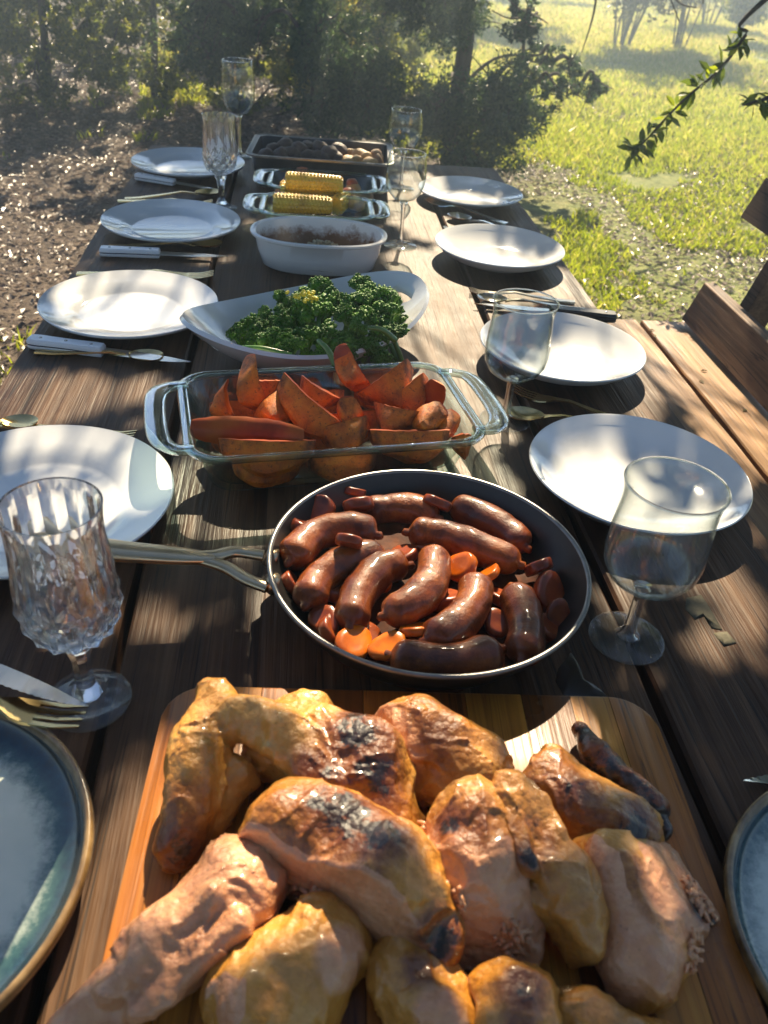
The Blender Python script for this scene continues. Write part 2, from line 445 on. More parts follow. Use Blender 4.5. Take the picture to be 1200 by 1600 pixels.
def foliage(name, C, L, W, mat, r, parent, tone=None, **k):
    V, F = leaf_quads(C, L, W, r, **k)
    me = mesh(name, V, F, mat, smooth=False)
    if tone is None: tone = r.random(len(C))
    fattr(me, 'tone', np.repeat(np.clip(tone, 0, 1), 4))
    return obj(name, me, parent)

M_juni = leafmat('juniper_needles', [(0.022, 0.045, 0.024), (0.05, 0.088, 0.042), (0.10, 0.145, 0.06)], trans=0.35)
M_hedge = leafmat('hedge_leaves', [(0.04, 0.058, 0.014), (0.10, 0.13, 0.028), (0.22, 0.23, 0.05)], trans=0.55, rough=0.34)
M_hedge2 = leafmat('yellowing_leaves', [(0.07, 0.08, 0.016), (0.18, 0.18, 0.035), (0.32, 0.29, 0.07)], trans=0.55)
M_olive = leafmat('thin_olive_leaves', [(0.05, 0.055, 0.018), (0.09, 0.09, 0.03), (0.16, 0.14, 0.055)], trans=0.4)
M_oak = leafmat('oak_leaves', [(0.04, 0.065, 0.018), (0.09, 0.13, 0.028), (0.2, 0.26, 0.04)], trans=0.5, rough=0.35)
M_bark = simple('grey_brown_bark', [(0.035, 0.026, 0.02), (0.09, 0.07, 0.055), (0.16, 0.13, 0.11)], 14, (1, 1, 0.25), 0.85, 0.8, 40, 0.012)
M_twig = simple('dead_twig_bark', [(0.06, 0.05, 0.04), (0.12, 0.10, 0.085)], 30, rough=0.8)

def tree(name, label, base, trunk_pts, trunk_r, clumps, leaf, mat, cat='tree', group=None, seed=0, limb_r=0.018, light=False, droop=0.0, extra=None, canopy=None):
    """clumps: list of (centre, radius, leaf count); each hangs on a limb grown from the trunk."""
    r = np.random.default_rng(seed)
    root = empty(name, base); base = np.asarray(base, float)
    tag(root, label, cat, group)
    tp = spline(np.asarray(trunk_pts, float), 8)
    rr = np.linspace(trunk_r, trunk_r * 0.25, len(tp)); rr[0] *= 1.35
    tp = tp + 0.04 * trunk_r * 4 * np.stack([vnoise(np.c_[tp[:, 2] * 3, np.full(len(tp), i * 9.1 + seed), np.zeros(len(tp))]) for i in range(3)], 1)
    V, F = tube(tp, rr, 10)
    obj('trunk', mesh('trunk', V, F, M_bark), root)
    parts = []; cs = []; out = []; tone = []; nodes_ = list(tp)
    for c, R, n in sorted(clumps, key=lambda q: np.linalg.norm(tp - q[0], axis=1).min()):
        c = np.asarray(c, float)
        npt = np.array(nodes_); d = np.linalg.norm(npt - c, axis=1) + np.maximum(0, npt[:, 2] - c[2]) * 1.2
        s = npt[int(np.argmin(d))]; nodes_ += [c, (s + c) / 2]
        mid = (s + c) / 2 + r.normal(0, 0.10, 3) * np.linalg.norm(c - s) + np.array([0, 0, 0.08])
        pts = spline([s, mid, c], 4); lr = limb_r * (0.6 + 0.5 * r.random())
        parts.append(tube(pts, np.linspace(lr, lr * 0.3, len(pts)), 5))
        for _ in range(4):
            e = c + r.normal(0, 0.5, 3) * R
            parts.append(tube(spline([pts[-3], (pts[-2] + e) / 2 + r.normal(0, .06, 3) * R, e], 3), np.linspace(lr * .4, lr * .12, 7), 4))
        q = r.normal(size=(n, 3)); q /= np.linalg.norm(q, axis=1, keepdims=True)
        # several sprays inside the clump so that the outline stays ragged
        k = max(3, n // 45); sp = r.normal(size=(k, 3)); sp /= np.linalg.norm(sp, axis=1, keepdims=True); sp *= R * r.uniform(0.25, 1.0, (k, 1)); sp[:, 2] *= 0.7
        w = r.integers(0, k, n); Q = c + sp[w] + q * (R * 0.26 * r.random((n, 1)) ** 0.5)
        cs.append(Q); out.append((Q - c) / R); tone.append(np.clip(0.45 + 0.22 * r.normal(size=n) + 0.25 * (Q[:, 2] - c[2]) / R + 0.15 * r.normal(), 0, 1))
    if canopy is not None:
        for c in canopy[::60]:
            d = np.linalg.norm((tp - c) * np.array([1, 1, .6]), axis=1) + np.maximum(0, tp[:, 2] - c[2]); s = tp[int(np.argmin(d))]
            pts = spline([s, (s + c) / 2 + np.array([0, 0, .25]) + r.normal(0, .12, 3), c], 4); parts.append(tube(pts, np.linspace(.012, .003, len(pts)), 5))
        Q = np.repeat(canopy, 16, 0) + r.normal(0, .05, (len(canopy) * 16, 3))
        cs.append(Q); out.append(r.normal(0, .4, Q.shape)); tone.append(r.random(len(Q)) * .6 + .2)
    V, F = merge(*parts); obj('branches', mesh('branches', V, F, M_bark), root)
    C = np.concatenate(cs); O = np.concatenate(out); tn = np.concatenate(tone)
    if light:
        k = keeps_light(C); C, O, tn = C[k], O[k], tn[k]
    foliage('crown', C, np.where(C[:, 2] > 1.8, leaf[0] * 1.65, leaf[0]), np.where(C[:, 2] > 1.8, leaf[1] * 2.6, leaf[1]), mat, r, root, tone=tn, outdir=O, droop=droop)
    if extra: extra(root, r)
    for ch in root.children: ch.location = tuple(-base)     # parts are built in place, the root stands at the tree's foot
    return root

r0 = np.random.default_rng(21)
def ball(c, rad, n, R, cnt):
    out = []
    while len(out) < n:
        q = r0.uniform(-1, 1, 3)
        if q @ q < 1: out.append((np.asarray(c) + q * np.asarray(rad), R * r0.uniform(0.7, 1.3), cnt))
    return out

# two junipers beyond the far end of the table; their crowns reach over it and dapple it
def dead_twigs(root, r):
    parts = []
    b0 = np.array([1.25, 5.6, 1.05])
    main = spline([b0, (1.55, 5.35, 1.02), (1.78, 5.2, 1.12), (1.98, 5.1, 1.20), (2.12, 5.1, 1.17)], 6)
    parts.append(tube(main, np.linspace(0.018, 0.005, len(main)), 6))
    for s, e1, e2 in [(8, (1.62, 5.25, .9), (1.58, 5.2, .74)), (14, (1.98, 5.15, 1.05), (2.06, 5.1, .93)), (14, (2.03, 5.1, 1.02), (2.14, 5.1, 1.0)), (18, (2.1, 5.1, 1.26), (2.16, 5.1, 1.33)),
                      (20, (2.14, 5.1, 1.1), (2.17, 5.1, 1.02)), (4, (1.42, 5.3, 1.2), (1.5, 5.2, 1.33)), (10, (1.72, 5.2, 1.25), (1.75, 5.2, 1.36))]:
        p = spline([main[s], e1, e2], 5); parts.append(tube(p, np.linspace(0.008, 0.003, len(p)), 5))
    V, F = merge(*parts); tag(obj('dead_branch', mesh('dead_branch', V, F, M_twig), root), label='bare grey dead branch sticking out of the juniper')
trunkA = [(0.10, 6.3, -0.05), (0.16, 6.25, 0.8), (0.25, 6.2, 1.8), (0.3, 6.15, 2.4), (0.4, 6.1, 3.0), (0.45, 6.1, 3.4)]
trunkB = [(1.02, 6.0, -0.05), (1.05, 5.95, 0.7), (1.02, 5.9, 1.5), (1.08, 5.9, 2.2), (1.15, 5.9, 2.8), (1.2, 5.9, 3.4)]
clA = ball((-0.15, 5.9, 0.80), (0.62, 0.5, 0.62), 26, 0.22, 1350) + ball((0.35, 5.5, 0.45), (0.55, 0.4, 0.38), 13, 0.22, 1350) + ball((0.3, 6.1, 2.6), (.7, .7, .6), 12, 0.3, 420)
clB = ball((0.75, 5.7, 1.10), (0.55, 0.45, 0.50), 17, 0.22, 1350) + ball((1.05, 5.15, 0.36), (0.48, 0.35, 0.27), 13, 0.23, 1350) + ball((1.42, 5.3, 0.72), (0.42, 0.35, 0.26), 12, 0.12, 420) + ball((1.1, 6.0, 2.6), (.7, .7, .6), 12, 0.3, 420)
def canopy_sprays(n, xr, seed):
    """unseen sprays of needles, added between sun and table to dapple it"""
    r = np.random.default_rng(seed); S = np.stack([r.uniform(*xr, n), r.uniform(-.35, 3.2, n)], 1)
    z = r.uniform(1.9, 2.75, n); k = ((z - T) / SUN[2])[:, None]
    return np.c_[S + SUN[:2] * k, z]  # out of view, set along the sun's path so shadows land on the table
tree('juniper_tree', 'dark juniper with slim trunk behind the far left of the table end', trunkA[0], trunkA, 0.055, clA, (0.037, 0.012), M_juni, group='junipers behind the table', seed=1, light=True, canopy=canopy_sprays(1900, (-.75, .35), 3))
tree('juniper_tree', 'dark juniper with a bare dead branch beside the sunny grass', trunkB[0], trunkB, 0.062, clB, (0.037, 0.012), M_juni, group='junipers behind the table', seed=2, light=True, extra=dead_twigs, canopy=canopy_sprays(1700, (.35, 1.45), 4))

# hedge of shrubs on the left
HEDGE = [('yellow green shrub at the far left edge, catching the sun', -2.45, 7.1, 2.3, .62, M_hedge2), ('second shrub from the left, olive green and twiggy', -1.75, 6.6, 2.2, .58, M_hedge), ('third shrub from the left, dense behind the far left plate', -1.1, 7.1, 2.3, .58, M_hedge),
         ('shrub directly behind the tall wine glass', -.5, 6.9, 2.2, .52, M_hedge), ('shrub standing behind the left juniper trunk', .05, 7.5, 2.4, .55, M_hedge2), ('shrub seen between the two juniper trunks', .65, 8.0, 2.4, .55, M_hedge), ('low dark shrub at the foot of the hedge on the left', -2.3, 6.1, .8, .42, M_hedge),
         ('back row shrub at the top left corner, yellowish', -3.3, 9.2, 2.6, .8, M_hedge2), ('back row shrub behind the second and third ones', -2.0, 9.3, 2.6, .8, M_hedge2), ('back row shrub behind the wine glass', -.9, 9.4, 2.6, .75, M_hedge2), ('back row shrub rising behind the junipers', .3, 9.8, 2.8, .8, M_hedge2)]
for i, (lb, x, y, h, w, mt) in enumerate(HEDGE):
    tr = [(x, y, -0.05), (x + .05, y, h * .35), (x - .05, y + .05, h * .7), (x, y, h)]
    cl = ball((x, y, min(h * .5, .72)), (w, w * .75, min(h * .48, .74)), 40 if y < 8.5 else 26, 0.20, 430) + (ball((x, y, h * .75), (w * .9, w * .7, h * .25), 6, .22, 180) if h > 1 else [])
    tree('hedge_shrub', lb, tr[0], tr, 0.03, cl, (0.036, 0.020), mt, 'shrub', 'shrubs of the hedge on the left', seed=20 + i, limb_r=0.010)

# dark cedar and thin shrubs across the clearing
cl = ball((2.9, 15.5, 1.7), (1.3, 0.8, 1.3), 32, 0.38, 330)
tree('cedar_tree', 'dark blue green cedar at the back of the clearing', (2.9, 15.5, 0), [(2.9, 15.5, -.05), (2.9, 15.5, 1.5), (2.9, 15.5, 3.3)], 0.12, cl, (0.10, 0.03), M_juni, seed=41)
cl = ball((1.4, 13.5, 1.6), (1.1, 0.8, 1.3), 28, 0.38, 330)
tree('cedar_tree', 'dark cedar half hidden behind the juniper with dead branch', (1.4, 13.5, 0), [(1.4, 13.5, -.05), (1.4, 13.5, 1.5), (1.4, 13.5, 3.2)], 0.12, cl, (0.10, 0.03), M_juni, seed=42)

def stem_shrub(name, label, x, y, h, w, nst, seed, mat, leaves, ll=(0.10, 0.045)):
    r = np.random.default_rng(seed); z0 = float(ground_z(np.array([x]), np.array([y]))[0])
    root = empty(name, (x, y, z0)); tag(root, label, 'shrub', 'thin shrubs across the clearing')
    tips = []
    for k in range(nst):
        a = r.uniform(0, 6.28); e = np.array([math.cos(a) * w * r.uniform(.4, 1), math.sin(a) * w * .6, h * r.uniform(.7, 1.1)])
        p = spline([(math.cos(a) * .08, math.sin(a) * .08, -.05), e * np.array([.35, .35, .5]) + r.normal(0, .05, 3), e], 6)
        parts = [tube(p, np.linspace(0.013, 0.004, len(p)), 5)]
        for j in range(9):
            s = p[r.integers(4, len(p))]; t2 = s + r.normal(0, .16, 3) * h * .5 + np.array([0, 0, .15]); tips += [t2, (s + t2) / 2]
            parts.append(tube(spline([s, (s + t2) / 2 + r.normal(0, .04, 3), t2], 3), np.linspace(.008, .003, 7), 4))
        V, F = merge(*parts); obj('stem', mesh('stem', V, F, M_twig), root)
    tips = np.array(tips)
    C = tips[r.integers(0, len(tips), leaves)] + r.normal(0, 0.11, (leaves, 3)); C = C[C[:, 2] > 0.25]
    foliage('crown', C, ll[0], ll[1], mat, r, root)
stem_shrub('bare_shrub', 'large thin many stemmed shrub standing on the far grass', 4.35, 12.6, 2.0, 1.1, 13, 51, M_olive, 9500)
stem_shrub('bare_shrub', 'leaning sparse shrub right beside the large many stemmed one', 5.3, 12.9, 2.1, 0.9, 8, 52, M_olive, 4000)
stem_shrub('bare_shrub', 'greyish leafless shrub far off at the top right', 7.2, 16.5, 2.0, 1.3, 10, 53, M_olive, 4500)
stem_shrub('low_shrub', 'small round green bush on the far grass', 6.7, 14.2, 0.75, 0.45, 9, 54, M_hedge, 2600)
stem_shrub('low_shrub', 'straw coloured bush at the right edge of the grass', 5.9, 9.6, 0.8, 0.5, 9, 55, M_olive, 2600)
stem_shrub('low_shrub', 'tiny dark bush beyond the overhanging oak branch', 7.3, 13.2, 0.45, 0.35, 6, 56, M_hedge, 1400)
for i, (x, y, h, w) in enumerate([(4.5, 21, 2.7, 1.6), (7.5, 23, 2.7, 1.8), (10.8, 22, 2.6, 1.8), (13.5, 20, 2.5, 1.7)]):
    cl = ball((x, y, h * .5), (w, w * .6, h * .48), 24, .42, 200)
    tree('woodland_tree', ['leftmost of the hazy trees at the edge of the wood', 'second hazy tree along the edge of the wood', 'third hazy tree along the edge of the wood', 'rightmost hazy tree along the edge of the wood'][i],
         (x, y, .0), [(x, y, 0), (x, y, h * .5), (x, y, h)], .1, cl, (.13, .06), M_olive if i % 2 else M_hedge, group='trees at the edge of the wood', seed=60 + i)

# oak whose lowest branch hangs into view on the right
def make_oak():
    base = np.array([3.35, 3.5, 0.0]); r = np.random.default_rng(77)
    root = empty('oak_tree', base); tag(root, 'oak tree with a leafy branch hanging down over the grass', 'tree')
    tp = spline([(3.35, 3.5, -.05), (3.3, 3.45, 1.0), (3.4, 3.5, 2.2), (3.5, 3.6, 3.0)], 8)
    V, F = tube(tp, np.linspace(.16, .06, len(tp)), 12); obj('trunk', mesh('trunk', V, F, M_bark), root)
    def ray(px, py, y):
        d = RM @ np.array([px - 600., 800. - py, 1300.]); return CAM + d * (y / d[1])
    br = spline([tp[16], (2.6, 3.1, 2.1), ray(1225, -25, 2.75), ray(1165, 55, 2.7), ray(1125, 108, 2.68), ray(1075, 150, 2.66), ray(1040, 185, 2.65), ray(1008, 220, 2.65), ray(985, 240, 2.65)], 8)
    V, F = tube(br, np.r_[np.linspace(.026, .0055, 20), np.linspace(.0055, .0018, len(br) - 20)], 7); obj('branch', mesh('branch', V, F, M_bark), root)
    b2 = spline([tp[14], (2.4, 2.9, 1.75), ray(1260, 110, 2.6), ray(1205, 150, 2.55), ray(1160, 165, 2.5)], 8)
    V, F = tube(b2, np.linspace(.02, .002, len(b2)), 6); obj('branch', mesh('branch', V, F, M_bark), root)
    # one leaf: a folded blade with a narrow waist
    L = np.array([(0, 0, 0), (.25, .16, .03), (.6, .2, .05), (1, 0, -.05), (.6, -.2, .05), (.25, -.16, .03), (.3, 0, 0), (.62, 0, .0)])
    lf = [(0, 1, 6), (1, 2, 7, 6), (2, 3, 7), (0, 6, 5), (5, 6, 7, 4), (4, 7, 3)]
    lm = []
    for k in range(3):
        me = mesh('oak_leaf', L, lf, M_oak, smooth=False); fattr(me, 'tone', np.full(8, (.25, .5, .95)[k])); lm.append(me)
    def leaf(p, d, s, k):
        q = Vector(d.tolist()).to_track_quat('X', 'Z'); o = obj('leaf', lm[k], root, p); o.rotation_mode = 'QUATERNION'
        o.rotation_quaternion = q @ Matrix.Rotation(r.uniform(-1.2, 1.2), 3, 'X').to_quaternion(); o.scale = (s,) * 3
    for path, i0, n in ((br, 22, 105), (b2, 16, 22)):
        for k in range(n):
            f = r.uniform(i0, len(path) - 1); i = int(f); p = path[i] + (path[min(i + 1, len(path) - 1)] - path[i]) * (f - i)
            if path is br and 0.42 < (f - i0) / (len(path) - i0) < 0.5: continue
            t = path[min(i + 1, len(path) - 1)] - path[max(i - 1, 0)]; t /= np.linalg.norm(t)
            d = t * .4 + r.normal(0, .75, 3); d /= np.linalg.norm(d)
            leaf(p + d * 0.006, d, r.uniform(.034, .062), int(r.choice([0, 0, 1, 1, 2])))
    cs = ball((3.6, 3.9, 2.7), (.9, .9, .5), 14, .3, 500)
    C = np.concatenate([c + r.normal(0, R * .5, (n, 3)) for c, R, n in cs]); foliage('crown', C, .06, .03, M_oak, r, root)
    for ch in root.children: ch.location = tuple(np.array(ch.location) - base)
make_oak()

tr = [(-.9, -3.4, -.05), (-.85, -3.3, 1.2), (-.6, -3.0, 2.2), (-.3, -2.6, 3.1)]  # oak added out of view; its crown blocks sky light to deepen the shade
tree('oak_tree', 'unseen broad oak added behind the near end of the table to shade it', tr[0], tr, .16, ball((0.1, -1.9, 3.0), (2.6, 1.7, .5), 60, .42, 330), (.085, .045), M_oak, seed=81, limb_r=.03)

# leaf litter and grass: uncountable, one object each
M_litter = leafmat('dry_fallen_leaves', [(0.05, 0.03, 0.02), (0.15, 0.095, 0.06), (0.36, 0.27, 0.2)], trans=0.08, rough=0.40, spec=0.6)
M_grass = leafmat('grass_blades', [(0.10, 0.15, 0.02), (0.22, 0.265, 0.045), (0.42, 0.38, 0.15)], trans=0.56, rough=0.4)
def litter():
    r = np.random.default_rng(5); n = 130000
    x = r.uniform(-5.5, 5.5, n); y = 1.5 + 8.5 * r.random(n) ** 0.8
    f = fbm(np.stack([x * .9, y * .9, np.zeros(n)], -1)) + np.where(x > 0.9, .06 - 0.03 * (y - 3), .62)
    k = f > -0.02; x, y = x[k], y[k]; n = len(x)
    C = np.stack([x, y, ground_z(x, y) + r.uniform(.004, .022, n)], -1)
    a = r.uniform(0, 6.28, n); ta = r.normal(0, .22, n); tb = r.normal(0, .28, n); l = r.uniform(.018, .042, n); w = l * r.uniform(.35, .6, n)
    A = np.stack([np.cos(a), np.sin(a), ta], -1); B = np.stack([-np.sin(a), np.cos(a), tb], -1)
    up = np.array([0, 0, 1.0]) * (w * .25)[:, None]
    V = np.stack([C - A * l[:, None] * .5, C + B * w[:, None] * .5 + up, C + A * l[:, None] * .5, C - B * w[:, None] * .5 + up], 1).reshape(-1, 3)
    me = mesh('leaf_litter', V, np.arange(n * 4).reshape(n, 4), M_litter, False); fattr(me, 'tone', np.repeat(np.clip(r.beta(2, 2.2, n) + np.where(x > .8, .12, 0), 0, 1), 4))
    tag(obj('leaf_litter', me), 'dry brown fallen leaves scattered over the ground', 'leaves', kind='stuff')
litter()
def grass():
    r = np.random.default_rng(6); n = 260000
    y = 2.2 + 20 * r.random(n) ** 1.7; x = r.uniform(-.2, 1, n) * (1.6 + y * .62)
    lefty = r.random(n) < .06; x = np.where(lefty, r.uniform(-3.6, -.9, n), x)
    f = fbm(np.stack([x * .8 + 9, y * .8, np.zeros(n)], -1)); g = fbm(np.stack([x * 4, y * 4, np.zeros(n) + 4], -1), 2)
    edge = np.clip((x - .75) * .9 - .15, -.6, .4) + np.clip((y - 3.2) * .16, -.25, .35)
    k = np.where(lefty, (f > .22) & (g > .12) & (y < 7), f * 1.5 + g * 1.0 + edge > .16); x, y, f = x[k], y[k], f[k]; n = len(x)
    z = ground_z(x, y); h = r.uniform(.016, .050, n) * (1 + .05 * y) * (1 + .5 * np.clip(f, -.4, .6)); w = .0028 * (1 + .2 * y) * r.uniform(.7, 1.3, n)
    a = r.uniform(0, 6.28, n); ln = r.normal(0, .45, (n, 2)) * h[:, None]
    S = np.stack([np.cos(a) * w, np.sin(a) * w, np.zeros(n)], -1); C = np.stack([x, y, z - .004], -1)
    M = C + np.stack([ln[:, 0] * .35, ln[:, 1] * .35, h * .6], -1); E = C + np.stack([ln[:, 0], ln[:, 1], h], -1)
    V = np.stack([C - S, C + S, M + S * .8, E, M - S * .8], 1).reshape(-1, 3)
    me = mesh('grass', V, np.arange(n * 5).reshape(n, 5), M_grass, False)
    fattr(me, 'tone', np.repeat(np.clip(.42 + .25 * f + .2 * r.normal(size=n) + np.clip((y - 6) * .03, 0, .3), 0, 1), 5))
    tag(obj('grass', me), 'sunlit yellow green grass of the clearing', 'grass', kind='stuff')
grass()

# ================================================================== TABLE AND BENCH
def plank(name, x0, x1, y0, y1, z0, z1, mat, parent, bev=.003, sag=0.0, rot=None, seed=0):
    cx, cy = (x0 + x1) / 2, (y0 + y1) / 2; r = np.random.default_rng(seed)
    n = 26; ys = np.linspace(y0, y1, n); rings = []
    for i, yy in enumerate(ys):
        j0, j1 = r.normal(0, .0009, 2); zz = r.normal(0, .0004)
        b = bev
        rings.append([(x0 - cx + j0, yy - cy, z0), (x1 - cx + j1, yy - cy, z0), (x1 - cx + j1, yy - cy, z1 - b + zz), (x1 - cx - b + j1, yy - cy, z1 + zz), (x0 - cx + b + j0, yy - cy, z1 + zz), (x0 - cx + j0, yy - cy, z1 - b + zz)])
    V, F = loft(rings, True, True)
    return obj(name, mesh(name, V, F, mat, True, 30), parent, (cx, cy, 0))

table = empty('picnic_table', (0.07, 1.2, 0)); tag(table, 'long weathered dark brown wooden picnic table set for a meal', 'table')
for i, (x0, x1, y1) in enumerate([(-.395, -.159, 2.425), (-.150, .317, 2.40), (.326, .54, 2.375)]):
    o = plank('plank', x0, x1, -.12, y1, T - .042, T, M_table, table, seed=i)
for y in (.25, 1.3, 2.2):
    V, F = box(-.36, .50, y - .045, y + .045, T - .135, T - .0425); obj('crossbeam', bevel_mesh(mesh('crossbeam', V, F, M_tside), .004), table)
for y in (.25, 2.2):
    for s in (-1, 1):
        x = .07 + s * .30; V, F = tube([(x + s * .12, y + .065, 0), (x - s * .02, y + .065, T - .05)], .055, 4); obj('leg', mesh('leg', V, F, M_tside, False), table)
for ch in table.children: ch.location = tuple(np.array(ch.location) - np.array([.07, 1.2, 0]))

BZ = T - .31
bench = empty('garden_bench', (.95, 1.2, 0)); tag(bench, 'wooden bench with low plank backrest along the right side of the table', 'bench')
for i, (x0, x1) in enumerate([(.56, .745), (.752, .932), (.944, 1.10)]):
    plank('seat_plank', x0, x1, .1, 2.10, BZ - .035, BZ, M_bench, bench, seed=10 + i)
def backboard(xb, zb, h, lean, y0, y1, th=.032):
    V = []
    for y in (y0, y1):
        V += [(xb, y, zb), (xb + th, y, zb), (xb + th + lean, y, zb + h), (xb + lean, y, zb + h)]
    F = [(0, 1, 2, 3)[::-1], (4, 5, 6, 7), (0, 1, 5, 4), (1, 2, 6, 5), (2, 3, 7, 6), (3, 0, 4, 7)]
    o = obj('backrest_board', bevel_mesh(mesh('backrest_board', V, F, M_back, True, 30), .003), bench); return o
backboard(1.05, BZ + .014, .105, .034, .2, 2.085)
backboard(1.142, T - .025, .10, .034, .2, 2.115)
for y in (2.0, .5):
    V = []; w = .075
    for z, x in ((0, 1.00), (T + .12, 1.235)):
        V += [(x + .03, y - .02, z), (x + .03 + w, y - .02, z), (x + .03 + w, y + .03, z), (x + .03, y + .03, z)]
    V = np.array(V); F = [(0, 3, 2, 1), (4, 5, 6, 7), (0, 1, 5, 4), (1, 2, 6, 5), (2, 3, 7, 6), (3, 0, 4, 7)]
    obj('post', bevel_mesh(mesh('post', V, F, M_back, True, 30), .003), bench)
    V, F = box(.60, 1.06, y - .02, y + .03, BZ - .12, BZ - .0355); obj('seat_support', mesh('seat_support', V, F, M_back, False), bench)
    V, F = box(.62, .69, y - .015, y + .025, 0, BZ - .1205); obj('leg', mesh('leg', V, F, M_back, False), bench)
for ch in bench.children: ch.location = tuple(np.array(ch.location) - np.array([.95, 1.2, 0]))

# ================================================================== PLATES
def rim_plate(r, h=.024, well=.62):
    w = r * well
    prof = [(.001, .0065), (w * .9, .0065), (w * .97, .008), (w * 1.03, .012), (r * .8, h * .72), (r - .003, h), (r, h + .0012), (r + .0012, h), (r, h - .003), (w * 1.1, .009), (w * 1.0, .003), (w * .9, .0), (w * .8, 0), (w * .78, .002), (.001, .002)]
    return mesh('dinner_plate', *lathe(prof, 96), M_white, True, 60)
def coupe_plate(r, h=.034):
    w = r * .55
    prof = [(.001, .006), (w * .85, .006), (w, .0075), (r * .72, .014), (r * .9, h * .75), (r - .003, h), (r, h + .001), (r + .001, h - .0005), (r * .93, h * .68), (r * .74, .009), (w * 1.02, .0025), (w * .95, 0), (w * .85, 0), (w * .82, .002), (.001, .002)]
    return mesh('shallow_plate', *lathe(prof, 96), M_white, True, 60)
for lb, x, y, r, kind in [
        ('white plate at the far left corner of the table beside the tall wine glass', -.266, 2.178, .135, 0),
        ('shaded white plate on the left, next to the far cut crystal glass', -.250, 1.715, .135, 0),
        ('sunlit white rimmed plate on the left beside the broccoli bowl', -.262, 1.285, .136, 0),
        ('white plate with sun patches behind the near crystal glass', -.272, .755, .140, 0),
        ('white plate at the far right corner of the table', .412, 2.044, .125, 0),
        ('second white plate from the far end on the right side', .398, 1.617, .128, 1),
        ('white plate behind the goblet next to the squash dish', .405, 1.155, .126, 1),
        ('large white plate behind the near right goblet', .408, .806, .130, 1)]:
    tag(obj('plate', coupe_plate(r) if kind else rim_plate(r), None, (x, y, T + .0005)), lb, 'plate', 'white plates laid along the table')
def stone_mat():
    m, t, b, o = nodes('reactive_blue_green_glaze')
    tc = t.nodes.new('ShaderNodeTexCoord'); ln = t.nodes.new('ShaderNodeVectorMath'); ln.operation = 'LENGTH'
    t.links.new(tc.outputs['Object'], ln.inputs[0])
    n = noise(t, coords(t), 90, 6, 0.75); n2 = noise(t, coords(t), 9, 4)
    a = t.nodes.new('ShaderNodeMath'); a.operation = 'MULTIPLY_ADD'; a.inputs[1].default_value = .03; t.links.new(n, a.inputs[0]); t.links.new(ln.outputs['Value'], a.inputs[2])
    c = ramp(t, a.outputs[0], [(0.0, (.60, .62, .54)), (.116, (.50, .54, .47)), (.132, (.035, .085, .085)), (.142, (.012, .03, .05)), (.150, (.03, .022, .014))])
    c = mixc(t, ramp(t, n2, [(.4, 0), (.8, .4)]), c, (.16, .2, .19))
    t.links.new(c, b.inputs['Base Color']); setp(b, rough=.16, coat=.5, coat_rough=.08)
    bump(t, b, noise(t, coords(t), 30, 3), .08, .001)
    return m
M_stone = stone_mat(); M_stonerim = simple('brown_glaze_rim', [(.09, .05, .02), (.20, .12, .045), (.32, .21, .09)], 40, rough=.25, coat=.5, coat_rough=.1)
def stone_plate(lb, x, y, r):
    e = empty('stoneware_plate', (x, y, T + .0005)); tag(e, lb, 'plate', 'glazed stoneware plates nearest the camera')
    a = [(.001, .007), (r * .6, .0072), (r * .84, .009), (r * .915, .013), (r * .945, .021)]
    b = [(r * .945, .021), (r * .96, .0265), (r * .975, .0285), (r * .992, .027), (r, .022), (r * .97, .012), (r * .85, .002), (r * .8, 0), (.001, .0)]
    obj('glazed_well', mesh('glazed_well', *lathe(a, 112), M_stone), e); obj('rim', mesh('rim', *lathe(b, 112), M_stonerim), e)
stone_plate('dark rimmed green glazed plate cut off at the bottom left', -.276, .325, .143)
stone_plate('dark blue green glazed plate at the right edge by the cutting board', .420, .247, .131)

# ================================================================== GLASSES
def glass_thing(lb, x, y, foot, stem, bowl, bm, fm=None, sm=None, cat='wine glass', group=None, scale=1.0, name='wine_glass'):
    e = empty(name, (x, y, T + .0008)); tag(e, lb, cat, group); e.scale = (scale,) * 3
    bo = obj('bowl', mesh('bowl', *lathe(bowl, 72), bm), e)
    k = max(range(len(bowl)), key=lambda i: bowl[i][1]); R_, Z_ = bowl[k]; rg = [(R_ + .0010 * math.cos(a), Z_ + .0010 * math.sin(a)) for a in np.linspace(0, 2 * math.pi, 9)]
    obj('lip', mesh('lip', *lathe(rg, 72), M_glass), bo)
    obj('stem', mesh('stem', *lathe(stem, 32), sm or M_stem), e)
    obj('foot', mesh('foot', *lathe(foot, 72), fm or M_foot), e)
    return e
def shell(outer, th):
    """closed thin bowl from an outer profile (r, z) listed bottom to rim"""
    inn = [(max(r - th, .0005), z + (th * 1.2 if i == 0 else th * .4)) for i, (r, z) in enumerate(outer)]
    inn[-1] = (outer[-1][0] - th, outer[-1][1])
    return outer + [(outer[-1][0] - th * .5, outer[-1][1] + th * .4)] + inn[::-1]
gob_b = shell([(.0008, .066), (.012, .0665), (.024, .070), (.035, .079), (.0420, .092), (.0438, .104), (.0436, .118), (.0425, .135), (.0412, .150), (.0408, .160), (.0418, .170), (.0437, .178)], .0011)
gob_s = [(.0005, .0665), (.009, .0655), (.0062, .061), (.0055, .05), (.0055, .025), (.0065, .012), (.011, .007), (.012, .0055), (.0005, .0052)]
gob_f = [(.0005, .0052), (.012, .0052), (.022, .0036), (.034, .0022), (.0365, .0014), (.0365, .0006), (.034, 0), (.0005, 0)]
glass_thing('hazy wide goblet standing right of the sausage pan', .3185, .555, gob_f, gob_s, gob_b, M_film, group='wide goblets on the right')
glass_thing('wide goblet between the squash dish and a white plate', .284, .975, gob_f, gob_s, gob_b, M_thin, group='wide goblets on the right', scale=.95)
